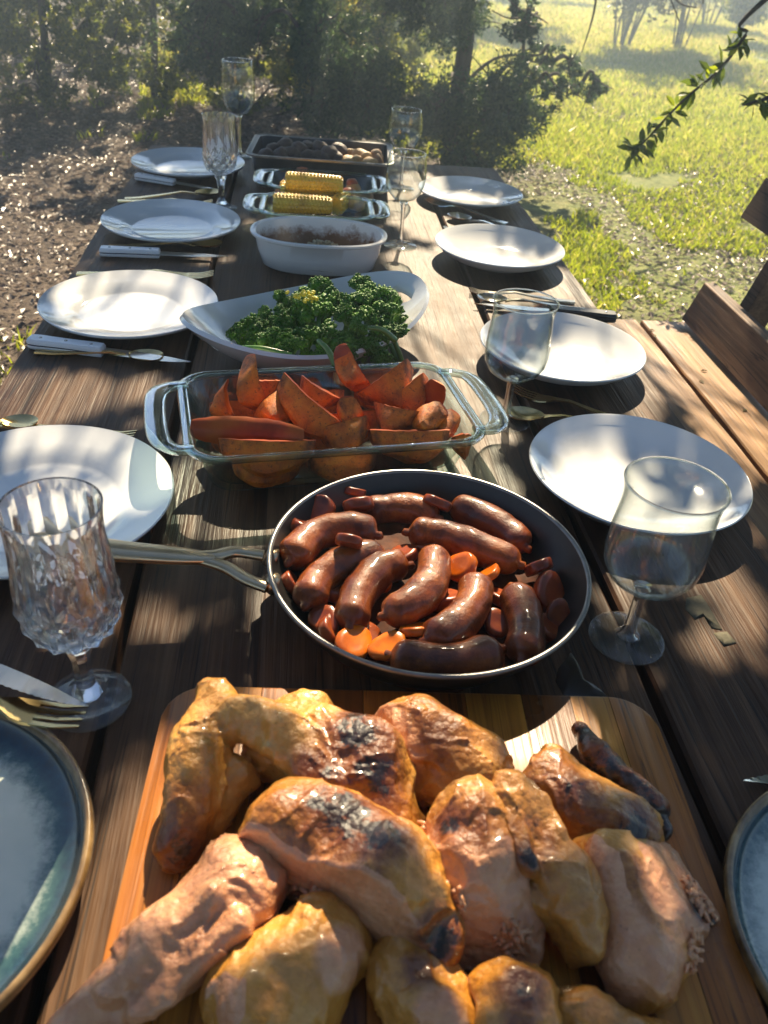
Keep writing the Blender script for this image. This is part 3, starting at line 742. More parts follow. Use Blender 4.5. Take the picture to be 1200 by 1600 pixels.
win_b = shell([(.0008, .088), (.010, .089), (.022, .094), (.032, .105), (.0385, .122), (.040, .138), (.0388, .155), (.0365, .172), (.0355, .178)], .001)
win_s = [(.0005, .0885), (.009, .0875), (.005, .078), (.0038, .06), (.0036, .03), (.0048, .012), (.009, .006), (.0005, .0052)]
win_f = [(.0005, .0052), (.009, .0055), (.02, .0034), (.032, .0018), (.034, .0012), (.034, .0004), (.0005, 0)]
glass_thing('small clear wine glass beside the corn dish', .209, 1.687, win_f, win_s, win_b, M_thin, group='small round wine glasses')
glass_thing('small clear wine glass behind the roasting tin corner', .252, 2.12, win_f, win_s, win_b, M_thin, group='small round wine glasses')
tal_b = shell([(.0008, .100), (.010, .101), (.024, .108), (.035, .122), (.041, .142), (.0425, .160), (.0415, .185), (.0390, .21), (.0375, .226)], .001)
tal_s = [(.0005, .1005), (.009, .0995), (.005, .09), (.0038, .07), (.0036, .03), (.0048, .012), (.009, .006), (.0005, .0052)]
glass_thing('tall wine glass behind the far left plate', -.153, 2.351, win_f, tal_s, tal_b, M_thin)

def crystal(lb, x, y, s=1.0):
    e = empty('crystal_glass', (x, y, T + .0008)); tag(e, lb, 'wine glass', 'cut crystal glasses on the left'); e.scale = (s,) * 3
    N, seg = 12, 144
    prof = [(.010, .074), (.020, .077), (.029, .084), (.0345, .094), (.0375, .106), (.0385, .120), (.0378, .136), (.0362, .152), (.0350, .168), (.0347, .182), (.0352, .194), (.0355, .200)]
    zs = np.concatenate([np.linspace(.074, .126, 21), np.linspace(.13, .2, 16)]); rs = np.interp(zs, [p[1] for p in prof], [p[0] for p in prof])
    rings = []
    for z, R in zip(zs, rs):
        ring = []
        for k in range(seg):
            th = 2 * math.pi * k / seg
            ph = ((th * N / (2 * math.pi)) % 1) - .5
            up = min(1, max(0, (z - .112) / .02)); fade = 1 - min(1, max(0, (z - .19) / .008))
            flute = -.0022 * (1 - (2 * abs(ph)) ** 1.3) * up * fade * (1 if z < .16 else .75)
            u = th * 24 / (2 * math.pi); w = (z - .074) / .0105
            dia = (abs(((u + w) % 2) - 1) + abs(((u - w) % 2) - 1)) / 2
            d = .0046 * (dia - .5) * (1 - up) * min(1, (z - .074) / .006)
            q = R + flute + d
            ring.append((q * math.cos(th), q * math.sin(th), z))
        rings.append(ring)
    inn = [(.0005, .083), (.017, .0845), (.026, .091), (.0312, .101), (.0338, .115), (.0338, .132), (.0330, .15), (.0325, .17), (.0330, .19), (.0337, .1995)]
    a = np.linspace(0, 2 * math.pi, seg, endpoint=False)
    rings += [[(r * math.cos(t), r * math.sin(t), z) for t in a] for r, z in inn[::-1]]
    V, F = loft(rings, True, True); obj('bowl', mesh('bowl', V, F, M_crystal, True, 7), e)
    st = []
    for z, R in [(.0735, .0125), (.068, .0135), (.062, .0100), (.05, .0078), (.034, .0076), (.022, .0085), (.014, .0115), (.010, .0125)]:
        st.append([(R * math.cos(t) * (1 - .06 * (k % 2)), R * math.sin(t) * (1 - .06 * (k % 2)), z) for k, t in enumerate(np.linspace(0, 2 * math.pi, 16, endpoint=False))])
    V, F = loft(st[::-1], True, True); obj('stem', mesh('stem', V, F, M_crystal, True, 14), e)
    obj('foot', mesh('foot', *lathe([(.0005, .0098), (.013, .0098), (.0185, .0075), (.024, .0048), (.034, .003), (.0348, .002), (.034, 0), (.0005, 0)], 72), M_foot), e)
crystal('large cut crystal glass near the left edge in front of the pan handle', -.1690, .486)
crystal('far cut crystal glass between the two far left plates', -.165, 1.888, .94)

# ================================================================== CUTLERY
def strip(pts, widths, th):
    rings = []
    for (x, z), w in zip(pts, widths):
        rings.append([(x, -w / 2, z - th / 2), (x, w / 2, z - th / 2), (x, w / 2 * .92, z + th / 2), (x, -w / 2 * .92, z + th / 2)])
    return loft(rings, True, True)
def fork_geo():
    P1 = [strip([(0, .004), (.03, .004), (.08, .007), (.115, .011), (.135, .008), (.147, .0045)], [.012, .013, .009, .006, .010, .022], .0024)]
    P1.append(strip([(.145, .005), (.155, .003), (.163, .003)], [.021, .0245, .0245], .002))
    for k in range(4):
        o = (k - 1.5) * .0066; v, f = strip([(.161, .003), (.18, .0035), (.2, .0085)], [.0042, .0036, .0018], .0019); v = v + np.array([0, o, 0]); P1.append((v, f))
    return merge(*P1)
def spoon_geo():
    a = strip([(0, .004), (.03, .004), (.08, .008), (.12, .012), (.14, .009), (.152, .006)], [.012, .013, .009, .006, .007, .011], .0024)
    V, F = [], []; n, m = 28, 7
    for s, off in ((0, 0.0), (1, .0016)):
        for j in range(m + 1):
            q = j / m
            for k in range(n):
                t = 2 * math.pi * k / n; wd = .0205 * (1 + .12 * math.cos(t))
                V.append((.176 + .028 * q * math.cos(t), wd * q * math.sin(t), .001 + .0085 * q * q + off))
    for s in (0, 1):
        for j in range(m):
            for k in range(n):
                b = s * n * (m + 1); F.append((b + j * n + k, b + j * n + (k + 1) % n, b + (j + 1) * n + (k + 1) % n, b + (j + 1) * n + k))
    for k in range(n): F.append((m * n + k, m * n + (k + 1) % n, n * (m + 1) + m * n + (k + 1) % n, n * (m + 1) + m * n + k))
    return merge(a, (V, F))
ME_fork = {c: mesh('fork', *fork_geo(), m, True, 40) for c, m in (('gold', M_gold), ('steel', M_steel))}
ME_spoon = {c: mesh('spoon', *spoon_geo(), m, True, 40) for c, m in (('gold', M_gold), ('steel', M_steel))}
def place(o, a, b, z=.0005, L=.204, k=None):
    A, B = P(*a, .004), P(*b, .004); d = B - A; s = np.linalg.norm(d[:2]) / L
    if k: s = k
    o.location = (A[0], A[1], T + z); o.rotation_euler = (0, 0, math.atan2(d[1], d[0])); o.scale = (s, s, min(s, 1.1))
    return o
def knife(lb, a, b, hm, serr=False, z=.001, group=None, k=None):
    e = empty('table_knife'); tag(e, lb, 'knife', group)
    # blade with a belly and, if asked, a toothed edge
    n = 40; xs = np.linspace(.098, .215, n); top, bot = [], []
    for i, x in enumerate(xs):
        q = (x - .098) / .117; hw = .0085 * (1 - q ** 5) + .0004
        top.append(hw * (1 - .55 * q ** 2)); bot.append(-hw + (.0009 if serr and i % 2 and q > .15 else 0))
    V = [(x, t, .007 - .0006 + .0012 * s) for s in (0, 1) for x, t in zip(xs, top)] + [(x, t, .0066 + .0002 * s) for s in (0, 1) for x, t in zip(xs, bot)]
    F = []
    for i in range(n - 1):
        F += [(n + i, n + i + 1, 3 * n + i + 1, 3 * n + i), (i, 2 * n + i, 2 * n + i + 1, i + 1), (i, i + 1, n + i + 1, n + i), (2 * n + i, 3 * n + i, 3 * n + i + 1, 2 * n + i + 1)]
    obj('blade', mesh('blade', V, F, M_steel, False), e)
    def scale_geo(z0, z1, w0):
        pr = [(0, .8), (.004, 1.0), (.015, 1.08), (.03, .98), (.06, .92), (.085, .98), (.098, .9), (.1, .8)]
        pts = spline([(x, w * w0, 0) for x, w in pr], 3); r0_ = [(p[0], p[1], z0) for p in pts] + [(p[0], -p[1], z0) for p in pts[::-1]]
        r1_ = [(p[0], p[1], z1) for p in pts] + [(p[0], -p[1], z1) for p in pts[::-1]]
        mid = [(p[0], p[1] * 1.02, (z0 + z1) / 2) for p in pts] + [(p[0], -p[1] * 1.02, (z0 + z1) / 2) for p in pts[::-1]]
        r1_ = [(.05 + (x - .05) * .97, y * .82, zz) for x, y, zz in r1_]
        return loft([r0_, mid, r1_], True, True)
    h = obj('handle', mesh('handle', *scale_geo(.0078, .0145, .0095), hm, True, 40), e)
    obj('handle', mesh('handle', *scale_geo(.0062, .0005, .0095), hm, True, 40), e)
    obj('tang', mesh('tang', *scale_geo(.0062, .0078, .0096), M_line, True, 40), e)
    for x in (.016, .05, .084):
        obj('rivet', mesh('rivet', *lathe([(.0004, .0151), (.0022, .0149), (.0023, .0142)], 12), M_steel), h, (x, 0, 0))
    place(e, a, b, z, L=.215, k=k); return e
knife('white handled knife below the far left plate', (213, 278), (352, 301), M_kwhite, group='white handled knives', k=1.0)
knife('white handled knife between the second and third left plates', (157, 396), (356, 404), M_kwhite, group='white handled knives')
knife('white handled knife below the sunlit left plate', (47, 538), (298, 570), M_kwhite, group='white handled knives')
knife('black handled knife behind the goblet on the right', (961, 500), (740, 478), M_kblack)
def put(me, name, lb, a, b, cat, group, z=.0005, k=None):
    o = obj(name, me); tag(o, lb, cat, group); place(o, a, b, z, k=k); return o
G1 = 'gold cutlery on the left'; G2 = 'cutlery on the right'
put(ME_spoon['gold'], 'spoon', 'gold spoon just above the second left plate', (195, 311), (345, 303), 'spoon', G1)
put(ME_fork['gold'], 'fork', 'gold fork half hidden behind the second left plate', (184, 314), (335, 318), 'fork', G1)
put(ME_spoon['gold'], 'spoon', 'gold spoon above a white knife beside the oval casserole', (170, 385), (348, 385), 'spoon', G1)
put(ME_fork['gold'], 'fork', 'gold fork peeping out behind the sunlit left plate', (120, 428), (338, 432), 'fork', G1)
put(ME_spoon['gold'], 'spoon', 'gold spoon alongside the white knife left of the squash dish', (55, 549), (256, 562), 'spoon', G1)
put(ME_fork['gold'], 'fork', 'gold fork lying behind the plate with sun patches', (-20, 662), (216, 684), 'fork', G1)
put(ME_spoon['gold'], 'spoon', 'gold spoon handle at the left edge above a plate', (-150, 655), (60, 664), 'spoon', G1)
put(ME_fork['steel'], 'fork', 'fork with its handle towards the far right plate', (792, 350), (665, 312), 'fork', G2)
put(ME_spoon['steel'], 'spoon', 'spoon lying between the two far right plates', (835, 373), (700, 338), 'spoon', G2)
put(ME_fork['steel'], 'fork', 'dark fork touching the second right plate', (815, 362), (690, 358), 'fork', G2)
put(ME_fork['steel'], 'fork', 'fork pointing left above the black handled knife', (898, 472), (730, 455), 'fork', G2)
put(ME_spoon['steel'], 'spoon', 'spoon next to the black handled knife', (916, 484), (745, 468), 'spoon', G2)
put(ME_fork['gold'], 'fork', 'gold fork between the two nearest white right plates', (1014, 670), (795, 608), 'fork', G2)
put(ME_spoon['gold'], 'spoon', 'gold spoon glinting beside the squash dish handle', (1005, 668), (790, 650), 'spoon', G2)
# near left: serrated knife and fork resting on the rim of the glazed plate
kn = knife('serrated steel knife lying over the foot of the crystal glass', (-210, 985), (137, 1112), M_kblack, True, z=.014, k=1.0)
A_ = P(137, 1112, .03); B_ = P(-60, 1040, .05); d_ = A_ - B_; d_ /= np.linalg.norm(d_); kn.location = tuple(A_ - d_ * .215 + np.array([0, 0, .0]))
kn.rotation_euler = (0, -math.asin(d_[2]), math.atan2(d_[1], d_[0]))
fk = put(ME_fork['gold'], 'fork', 'gold fork leaning on the bottom left glazed plate', (-150, 1085), (140, 1135), 'fork', G1, z=.026, k=1.0)
A_ = P(140, 1132, .025); B_ = P(-60, 1098, .034); d_ = A_ - B_; d_ /= np.linalg.norm(d_); fk.location = tuple(A_ - d_ * .204); fk.rotation_euler = (0, -math.asin(d_[2]), math.atan2(d_[1], d_[0]))
kn = knife('knife tip reaching in beside the right glazed plate', (1420, 1190), (1160, 1221), M_kblack, True, z=.0005, k=1.0)
A_ = P(1160, 1221, .006); d_ = np.array([-1, .02, 0.]); kn.location = tuple(A_ - d_ * .215 - np.array([0, 0, .006])); kn.rotation_euler = (0, 0, math.pi - .02)

# ================================================================== DISHES
def baking_dish(name, lb, x, y, rz, hx, hy, h, hl, group=None):
    e = empty(name, (x, y, T + .0008), rz); tag(e, lb, 'baking dish', group)
    R = .03; th = .005
    o = [rrect(hx * .86, hy * .80, R, .0), rrect(hx * .90, hy * .85, R, .004), rrect(hx * .94, hy * .92, R * 1.05, h * .5), rrect(hx * .98, hy * .97, R * 1.1, h * .9), rrect(hx + .004, hy + .005, R * 1.2, h)]
    i_ = [rrect(hx - th * .4, hy - th * .3, R * 1.1, h), rrect(hx * .94 - th, hy * .92 - th, R, h * .5), rrect(hx * .90 - th, hy * .85 - th, R * .95, .0095), rrect(hx * .84 - th, hy * .78 - th, R * .8, .0065)]
    obj('body', mesh('body', *loft(o + i_, True, True), M_pyrex, True, 50), e)
    # rolled green rim following the mouth
    ring = rrect(hx + .004, hy + .004, R * 1.2, h); rings = []
    pts = np.array(ring); c = np.roll(pts, -1, 0) - np.roll(pts, 1, 0); c /= np.linalg.norm(c, axis=1, keepdims=True)
    for p, t in zip(pts, c):
        n = np.array([t[1], -t[0], 0]); rings.append([p + .0068 * math.cos(a) * n + .0042 * math.sin(a) * np.array([0, 0, 1]) for a in np.linspace(0, 2 * math.pi, 8, endpoint=False)])
    obj('rim', mesh('rim', *loft(rings, wrap=True), M_pyrim), e)
    for s in (-1, 1):
        w = hy * .74; p = spline([(s * (hx - .002), -w - .004, h), (s * (hx + hl * .55), -w, h), (s * (hx + hl), -w * .62, h + .002), (s * (hx + hl), w * .62, h + .002), (s * (hx + hl * .55), w, h), (s * (hx - .002), w + .004, h)], 8)
        obj('handle', mesh('handle', *tube(p, .0130, 12, .40), M_pyrim), e)
    return e
SQ = baking_dish('squash_baking_dish', 'large clear glass baking dish full of roasted squash', .040, .893, math.radians(9.5), .166, .098, .058, .036)
CO = baking_dish('corn_baking_dish', 'clear glass dish holding the corn cobs', .040, 1.775, math.radians(-1), .108, .072, .045, .030)
VE = baking_dish('vegetable_baking_dish', 'clear glass dish behind the corn, mostly hidden', .055, 1.955, math.radians(-2), .112, .075, .050, .028)

# --- squash wedges: crescents with a flesh wedge and a rind
def squash_mat():
    m, t, b, o = nodes('roasted_squash_flesh'); v = coords(t)
    c = ramp(t, noise(t, v, 34, 6, .7), [(.25, (.40, .065, .002)), (.45, (.60, .135, .004)), (.7, (.70, .22, .010))])
    c = mixc(t, ramp(t, noise(t, v, 60, 6, .75), [(.54, 0), (.70, .65)]), c, (.18, .042, .006))
    c = mixc(t, ramp(t, noise(t, v, 260, 3, .7), [(.58, 0), (.66, .7)]), c, (.07, .022, .008))
    q = t.nodes.new('ShaderNodeMath'); q.operation = 'MULTIPLY'; t.links.new(attr(t, 'roast'), q.inputs[0]); t.links.new(ramp(t, noise(t, v, 45, 5, .7), [(.35, 0), (.6, 1)]), q.inputs[1]); c = mixc(t, q.outputs[0], c, (.07, .018, .005))
    t.links.new(c, b.inputs['Base Color']); setp(b, rough=.5, spec=.35, sss=.12, sss_scale=.006)
    bump(t, b, noise(t, v, 120, 6, .75), .8, .0025); return m
M_flesh = squash_mat()
M_rind = simple('roasted_squash_rind', [(.14, .016, .003), (.30, .045, .005), (.40, .10, .008)], 16, rough=.4, bmp=.25, bscale=120, bdist=.0008, spec=.35)
M_crumb = simple('toasted_crumbs', [(.25, .13, .05), (.5, .32, .15)], 60, rough=.8)
def wedge(L, curve, w, dp, r):
    """crescent of length L bent by angle curve, wedge section: rind on the outer side."""
    n = 18; Rr = L / curve; fl, sk = [], []; ph = r.uniform(0, 6)
    for i in range(n):
        u = i / (n - 1); a = (u - .5) * curve; tp = max(.05, math.sin(math.pi * (.06 + .88 * u))) ** .36
        W, D = w * 1.2 * tp, dp * 1.2 * tp * (1 + .10 * math.sin(5 * u + ph) + .05 * math.sin(11 * u + 2 * ph))
        c = np.array([Rr * math.sin(a), 0, -(Rr * math.cos(a) - Rr)]); nrm = np.array([math.sin(a), 0, math.cos(a)]); s = np.array([0, 1.0, 0])
        j = r.normal(0, .0003, 3)
        sk.append([c + s * W * .5 - nrm * .0002 + j, c + s * W * .36 + nrm * D * .13 + j, c + nrm * D * .19 + j, c - s * W * .36 + nrm * D * .13 + j, c - s * W * .5 - nrm * .0002 + j, c - s * W * .3 + nrm * D * .02 + j, c + s * W * .3 + nrm * D * .02 + j])
        fl.append([c + s * W * .485 + j, c - s * W * .485 + j, c - s * W * .40 - nrm * D * .3 + j, c - s * W * .28 - nrm * D * .6 + j, c - s * W * .12 - nrm * D * .82 + j, c + s * W * .10 - nrm * D * .84 + j, c + s * W * .26 - nrm * D * .6 + j, c + s * W * .40 - nrm * D * .3 + j])
    fm = mesh('flesh', *loft(fl, True, True), M_flesh, True, 38); rs = np.zeros((n, 8)); rs[:2] = .9; rs[-2:] = .9; rs[:, 3:6] = np.maximum(rs[:, 3:6], .45); rs[:, :2] = np.maximum(rs[:, :2], .3); fattr(fm, 'roast', rs.ravel())
    return fm, mesh('rind', *loft(sk, True, True), M_rind, True, 50)
def squash(lb, a, b, za, zb, w=.03, dp=.026, curve=1.5, roll=0.0, seed=0):
    """a, b: the two ends; the rind faces away from the roll direction."""
    r = np.random.default_rng(seed); A, B = P(*a, za), P(*b, zb); L = np.linalg.norm(B - A); curve *= 1.2; curve_L = L * (curve / 2) / math.sin(curve / 2)
    f, s = wedge(curve_L, curve, w, dp, r)
    o = obj('squash_wedge', f); obj('rind', s, o); tag(o, lb, 'squash', 'roasted squash wedges')
    x = (B - A) / L; up = np.array([0, 0, 1.0]); y = np.cross(up, x); y /= np.linalg.norm(y) + 1e-9; z = np.cross(x, y)
    R = np.stack([x, y, z], 1); cr, sr = math.cos(roll), math.sin(roll); Rx = np.array([[1, 0, 0], [0, cr, -sr], [0, sr, cr]]); R = R @ Rx
    sag = (L / 2) * math.tan(curve / 4); c = (A + B) / 2 + R[:, 2] * sag
    o.matrix_world = Matrix.Translation(c.tolist()) @ Matrix(R.tolist()).to_4x4()
    return o
W_ = [('upright narrow squash wedge at the left end of the dish', (333, 600), (352, 672), .075, .03, .024, .02, 1.0, -1.2),
      ('tall upright crescent of squash, second from the left', (362, 568), (398, 665), .105, .035, .034, .024, 1.2, -1.5),
      ('squash wedge lying behind the tall left crescent', (385, 612), (440, 612), .045, .045, .03, .03, .8, -1.0),
      ('short squash wedge leaning right of the tall left crescent', (455, 622), (405, 672), .08, .04, .034, .026, 1.1, 1.9),
      ('long red rinded squash wedge lying along the left front', (308, 668), (478, 682), .05, .052, .03, .03, .6, 1.1),
      ('long squash wedge against the front glass wall on the left', (342, 712), (492, 715), .042, .042, .034, .03, .5, -1.1),
      ('long diagonal squash wedge rising from the middle of the heap', (428, 602), (530, 690), .085, .045, .034, .03, .5, -1.2),
      ('squash wedge at the back centre of the dish', (462, 605), (520, 640), .07, .05, .032, .03, .8, -1.0),
      ('tall curling squash crescent at the back of the dish', (524, 566), (565, 632), .10, .045, .026, .022, 1.9, -1.5),
      ('broad squash wedge leaning at the back right', (575, 640), (652, 585), .045, .088, .045, .034, .8, -1.2),
      ('squash wedge leaning beside the broad back right one', (610, 645), (672, 598), .045, .085, .03, .026, .6, -1.1),
      ('upright squash wedge at the right end of the dish', (690, 592), (668, 645), .095, .045, .026, .024, .7, -1.4),
      ('small bright squash piece standing in the middle of the heap', (540, 630), (552, 668), .085, .05, .026, .02, .9, -1.0),
      ('curved squash wedge right of the middle', (578, 652), (650, 668), .055, .06, .03, .028, .9, -1.2),
      ('squash tip pointing up near the right end', (690, 640), (640, 676), .08, .045, .03, .026, .7, 1.9),
      ('rightmost squash tip pointing up beside the dish handle', (712, 648), (678, 690), .07, .035, .026, .024, .7, 1.9),
      ('blocky squash wedge at the front right of the dish', (578, 692), (702, 692), .045, .045, .032, .03, .4, -1.0),
      ('small charred squash end at the front right corner', (706, 692), (736, 690), .045, .045, .026, .022, .4, -1.1),
      ('squash wedge sunk in the middle front of the heap', (500, 695), (578, 672), .04, .06, .034, .03, .7, -1.3),
      ('squash wedge under the diagonal one in the middle', (470, 690), (560, 690), .03, .03, .04, .032, .6, -1.2),
      ('squash wedge low at the front left, seen through the glass', (362, 738), (470, 738), .022, .022, .032, .026, .5, -1.2),
      ('squash wedge low at the front middle, seen through the glass', (480, 735), (590, 728), .02, .02, .032, .026, .5, -1.2),
      ('squash wedge low at the right, under the leaning tips', (600, 705), (690, 690), .02, .02, .036, .03, .5, -1.1),
      ('squash wedge at the bottom of the dish on the far left', (335, 700), (400, 690), .025, .025, .036, .03, .6, -1.0),
      ('squash wedge lying at the back left under the crescents', (330, 650), (420, 645), .022, .022, .036, .03, .5, -1.2), ('squash wedge lying at the back middle under the curl', (440, 640), (540, 630), .022, .022, .036, .03, .5, -1.3),
      ('squash wedge lying at the back right under the broad one', (560, 632), (670, 625), .024, .024, .038, .03, .5, -1.1), ('squash wedge under the small bright piece in the middle', (500, 668), (600, 660), .030, .030, .036, .03, .5, -1.0), ('squash wedge lying under the right hand tips', (610, 672), (705, 665), .026, .026, .036, .03, .5, -1.2)]
for i, q in enumerate(W_): squash(q[0], q[1], q[2], q[3], q[4], q[5], q[6], q[7], q[8], seed=i)

# --- frying pan
def frying_pan():
    c = np.array([.128, .609]); e = empty('frying_pan', (c[0], c[1], T + .0008)); tag(e, 'dark round frying pan full of sausages with a champagne metal handle', 'frying pan')
    R = .153; h = .055
    prof = [(.0005, 0), (.108, 0), (.116, .002), (.126, .010), (.139, .028), (.148, .044), (R - .001, h - .001)]
    inn = [(R - .0035, h - .0012), (.1445, .043), (.135, .028), (.122, .0125), (.113, .0055), (.106, .0042), (.0005, .0042)]
    obj('pan_body', mesh('pan_body', *lathe(prof + inn, 128), M_pan, True, 50), e)
    obj('rim', mesh('rim', *lathe([(R - .0042, h - .0014), (R - .0035, h + .0003), (R - .0015, h + .001), (R + .0004, h + .0002), (R + .0006, h - .0022), (R - .0008, h - .0025)], 128), M_panrim), e)
    a = np.array([P(412, 868, .05), P(368, 862, .052), P(338, 868, .054), P(300, 870, .056)]); b = np.array([P(418, 918, .044), P(385, 905, .047), P(350, 885, .051), P(300, 870, .056)])
    bar = np.array([P(335, 872, .054), P(270, 868, .058), P(175, 860, .064), P(90, 850, .070), P(15, 838, .076)])
    o = np.array([c[0], c[1], T + .0008])
    g = merge(tube(spline(a - o, 6), .0075, 10, .7), tube(spline(b - o, 6), .0075, 10, .7), tube(spline(bar - o, 8), np.interp(np.linspace(0, 1, 33), [0, .15, .6, .95, 1], [.008, .0115, .0165, .0165, .010]), 14, .55))
    hd = obj('handle', mesh('handle', *g, M_handle, True, 60), e)
    for p in (P(415, 870, .044), P(420, 915, .040)):
        v = p - o; d = v[:2] / np.linalg.norm(v[:2]); q = np.array([d[0] * .1475, d[1] * .1475, .040])
        g = tube([q, q + np.array([d[0] * .008, d[1] * .008, .004])], [.011, .008], 12); obj('bracket', mesh('bracket', *g, M_handle), hd)
frying_pan()
def sauce_mat():
    m, t, b, o = nodes('dark_sausage_gravy'); v = coords(t, rand=False)
    t.links.new(ramp(t, noise(t, v, 40, 5), [(.3, (.02, .005, .002)), (.55, (.07, .017, .004)), (.75, (.15, .04, .008))]), b.inputs['Base Color'])
    setp(b, rough=.6, spec=.06); bump(t, b, noise(t, v, 55, 5), .4, .002); return m
def sauce():
    n, m = 90, 14; V, F = [], []
    for j in range(m + 1):
        for k in range(n):
            a = 2 * math.pi * k / n; R = .1255 * (j / m) * (1 + (.05 * math.sin(3 * a + 1) + .03 * math.sin(7 * a)) * (j / m) ** 3)
            z = .0165 + .0030 * float(vnoise(np.array([R * math.cos(a) * 60, R * math.sin(a) * 60, 1.0]))) - (.0045 * max(0, j / m - .85) / .15 if j > m - 3 else 0)
            V.append((R * math.cos(a), R * math.sin(a), z))
    for j in range(m):
        for k in range(n): F.append((j * n + k, j * n + (k + 1) % n, (j + 1) * n + (k + 1) % n, (j + 1) * n + k))
    tag(obj('gravy', mesh('gravy', V, F, sauce_mat()), None, (.128, .609, T + .0008)), 'dark shiny gravy pooled in the frying pan', 'gravy')
sauce()
def sausage_mat():
    m, t, b, o = nodes('browned_sausage_skin'); v = coords(t)
    c = ramp(t, noise(t, v, 26, 6, .65), [(.25, (.08, .012, .002)), (.45, (.23, .048, .005)), (.62, (.36, .095, .010)), (.8, (.48, .18, .025))])
    c = mixc(t, ramp(t, noise(t, v, 18, 6, .75, .5), [(.46, 0), (.62, .88)]), c, (.05, .009, .003))
    sp = noise(t, v, 150, 5, .75); c = mixc(t, ramp(t, sp, [(.52, 0), (.70, .6)]), c, (.06, .014, .005))
    oi = t.nodes.new('ShaderNodeObjectInfo'); c = mixc(t, ramp(t, oi.outputs['Random'], [(0, .6), (.5, .2), (1, 0)]), c, (.09, .014, .003))
    t.links.new(c, b.inputs['Base Color']); setp(b, rough=.38, spec=.25, coat=.45, coat_rough=.12)
    bump(t, b, noise(t, v, 140, 6, .72), .6, .0020); return m
M_saus = sausage_mat()
def sausage(lb, pts, r=.0172, zs=.03, seed=0):
    q = np.array([P(x, y, z if z is not None else zs) for x, y, z in pts]); p = spline(q, 14); n = len(p); g = np.random.default_rng(seed)
    # even spacing along the curve
    d = np.r_[0, np.cumsum(np.linalg.norm(np.diff(p, axis=0), axis=1))]; L = d[-1]
    u = np.r_[np.linspace(0, .10, 7), np.linspace(.12, .88, 30), np.linspace(.90, 1, 7)]
    p = np.stack([np.interp(u * L, d, p[:, k]) for k in range(3)], 1)
    e = np.minimum(u, 1 - u) * L
    rad = r * np.where(e < r * .9, np.sqrt(np.maximum(0.02, 1 - (1 - e / (r * .9)) ** 2)), 1) * (1 + .05 * np.sin(u * 9 + seed))
    rad[0] = rad[-1] = r * .24
    t0 = p[0] - p[1]; t0 /= np.linalg.norm(t0); t1 = p[-1] - p[-2]; t1 /= np.linalg.norm(t1)      # tied ends
    p = np.concatenate([[p[0] + t0 * .0065 + np.array([0, 0, -.002]), p[0] + t0 * .0035], p, [p[-1] + t1 * .0035, p[-1] + t1 * .007 + np.array([0, 0, -.002])]]); rad = np.concatenate([[r * .10, r * .26], rad, [r * .27, r * .09]])
    fr = frames(p); sides = 28; rings = []
    for c, R, (s, up) in zip(p, rad, fr):
        ring = np.array([c + R * (math.cos(a) * s + math.sin(a) * up) for a in np.linspace(0, 2 * math.pi, sides, endpoint=False)])
        nn = vnoise(ring * 85 + seed * 3.1) * .0011 + vnoise(ring * 230 + seed) * .00045; dd = ring - c; dd /= np.linalg.norm(dd, axis=1, keepdims=True) + 1e-9
        rings.append(ring + dd * nn[:, None] * (1 if R > r * .5 else .3))
    o = p[n // 2 if n // 2 < len(p) else 0] if False else p.mean(0)
    V, F = loft(rings, True, True); me = mesh('sausage', V - o, F, M_saus); tag(obj('sausage', me, None, o), lb, 'sausage', 'browned sausages in the frying pan')
N_ = None
for i, (lb, pts, z) in enumerate([
        ('plump sausage at the left of the pan, uppermost of the left three', [(452, 878, N_), (490, 838, N_), (545, 826, N_), (588, 836, N_)], .040),
        ('sausage second from the left, bending up to the right', [(478, 945, N_), (500, 905, N_), (550, 875, N_), (602, 866, N_)], .034),
        ('curved sausage third from the left in the pan', [(546, 978, N_), (562, 925, N_), (598, 888, N_), (638, 884, N_)], .034),
        ('dark glossy curved sausage in the middle of the pan', [(600, 962, N_), (648, 940, N_), (675, 905, N_), (680, 862, N_)], .042),
        ('curved speckled sausage right of the middle one', [(664, 1002, N_), (712, 978, N_), (740, 940, N_), (744, 905, N_)], .038),
        ('orange brown sausage standing towards the right rim', [(800, 920, N_), (818, 960, N_), (822, 1000, N_), (815, 1030, N_)], .034),
        ('sausage lying along the front rim of the pan', [(610, 1024, N_), (660, 1034, N_), (720, 1034, N_), (782, 1016, N_)], .032),
        ('short sausage at the back left of the pan beside a carrot', [(566, 800, N_), (610, 794, N_), (650, 797, N_), (684, 810, N_)], .026),
        ('long sausage crossing the back right of the pan', [(638, 832, N_), (690, 836, N_), (750, 858, N_), (812, 882, N_)], .034),
        ('dark browned sausage against the back right wall of the pan', [(704, 790, N_), (740, 802, N_), (785, 826, N_), (822, 856, N_)], .030)]):
    sausage(lb, pts, zs=z, seed=i + 1)
M_car = simple('glazed_carrot', [(.42, .07, .003), (.66, .15, .005), (.72, .22, .008)], 40, rough=.28, spec=.4, bmp=.2, bscale=120, bdist=.0008, sss=.1, sss_scale=.004)
M_card = simple('caramelised_carrot', [(.08, .014, .006), (.24, .045, .012), (.36, .08, .014)], 40, rough=.28, spec=.45, bmp=.3, bscale=120, bdist=.001)
def slice_mesh(seed, mat, th=.008, r=.0145):
    g = np.random.default_rng(seed); a = np.linspace(0, 2 * math.pi, 20, endpoint=False); w = 1 + .10 * np.sin(2 * a + seed) + .06 * np.sin(3 * a + seed * 2) + .03 * g.normal(size=20)
    def ring(k, z): return [(r * k * q * math.cos(t), r * k * q * math.sin(t) * .9, z + .0012 * math.sin(t + seed)) for q, t in zip(w, a)]
    return mesh('carrot_slice', *loft([ring(.5, -th * .5), ring(.92, -th * .5), ring(1, -th * .3), ring(1, th * .3), ring(.93, th * .5), ring(.55, th * .42)], True, True), mat)
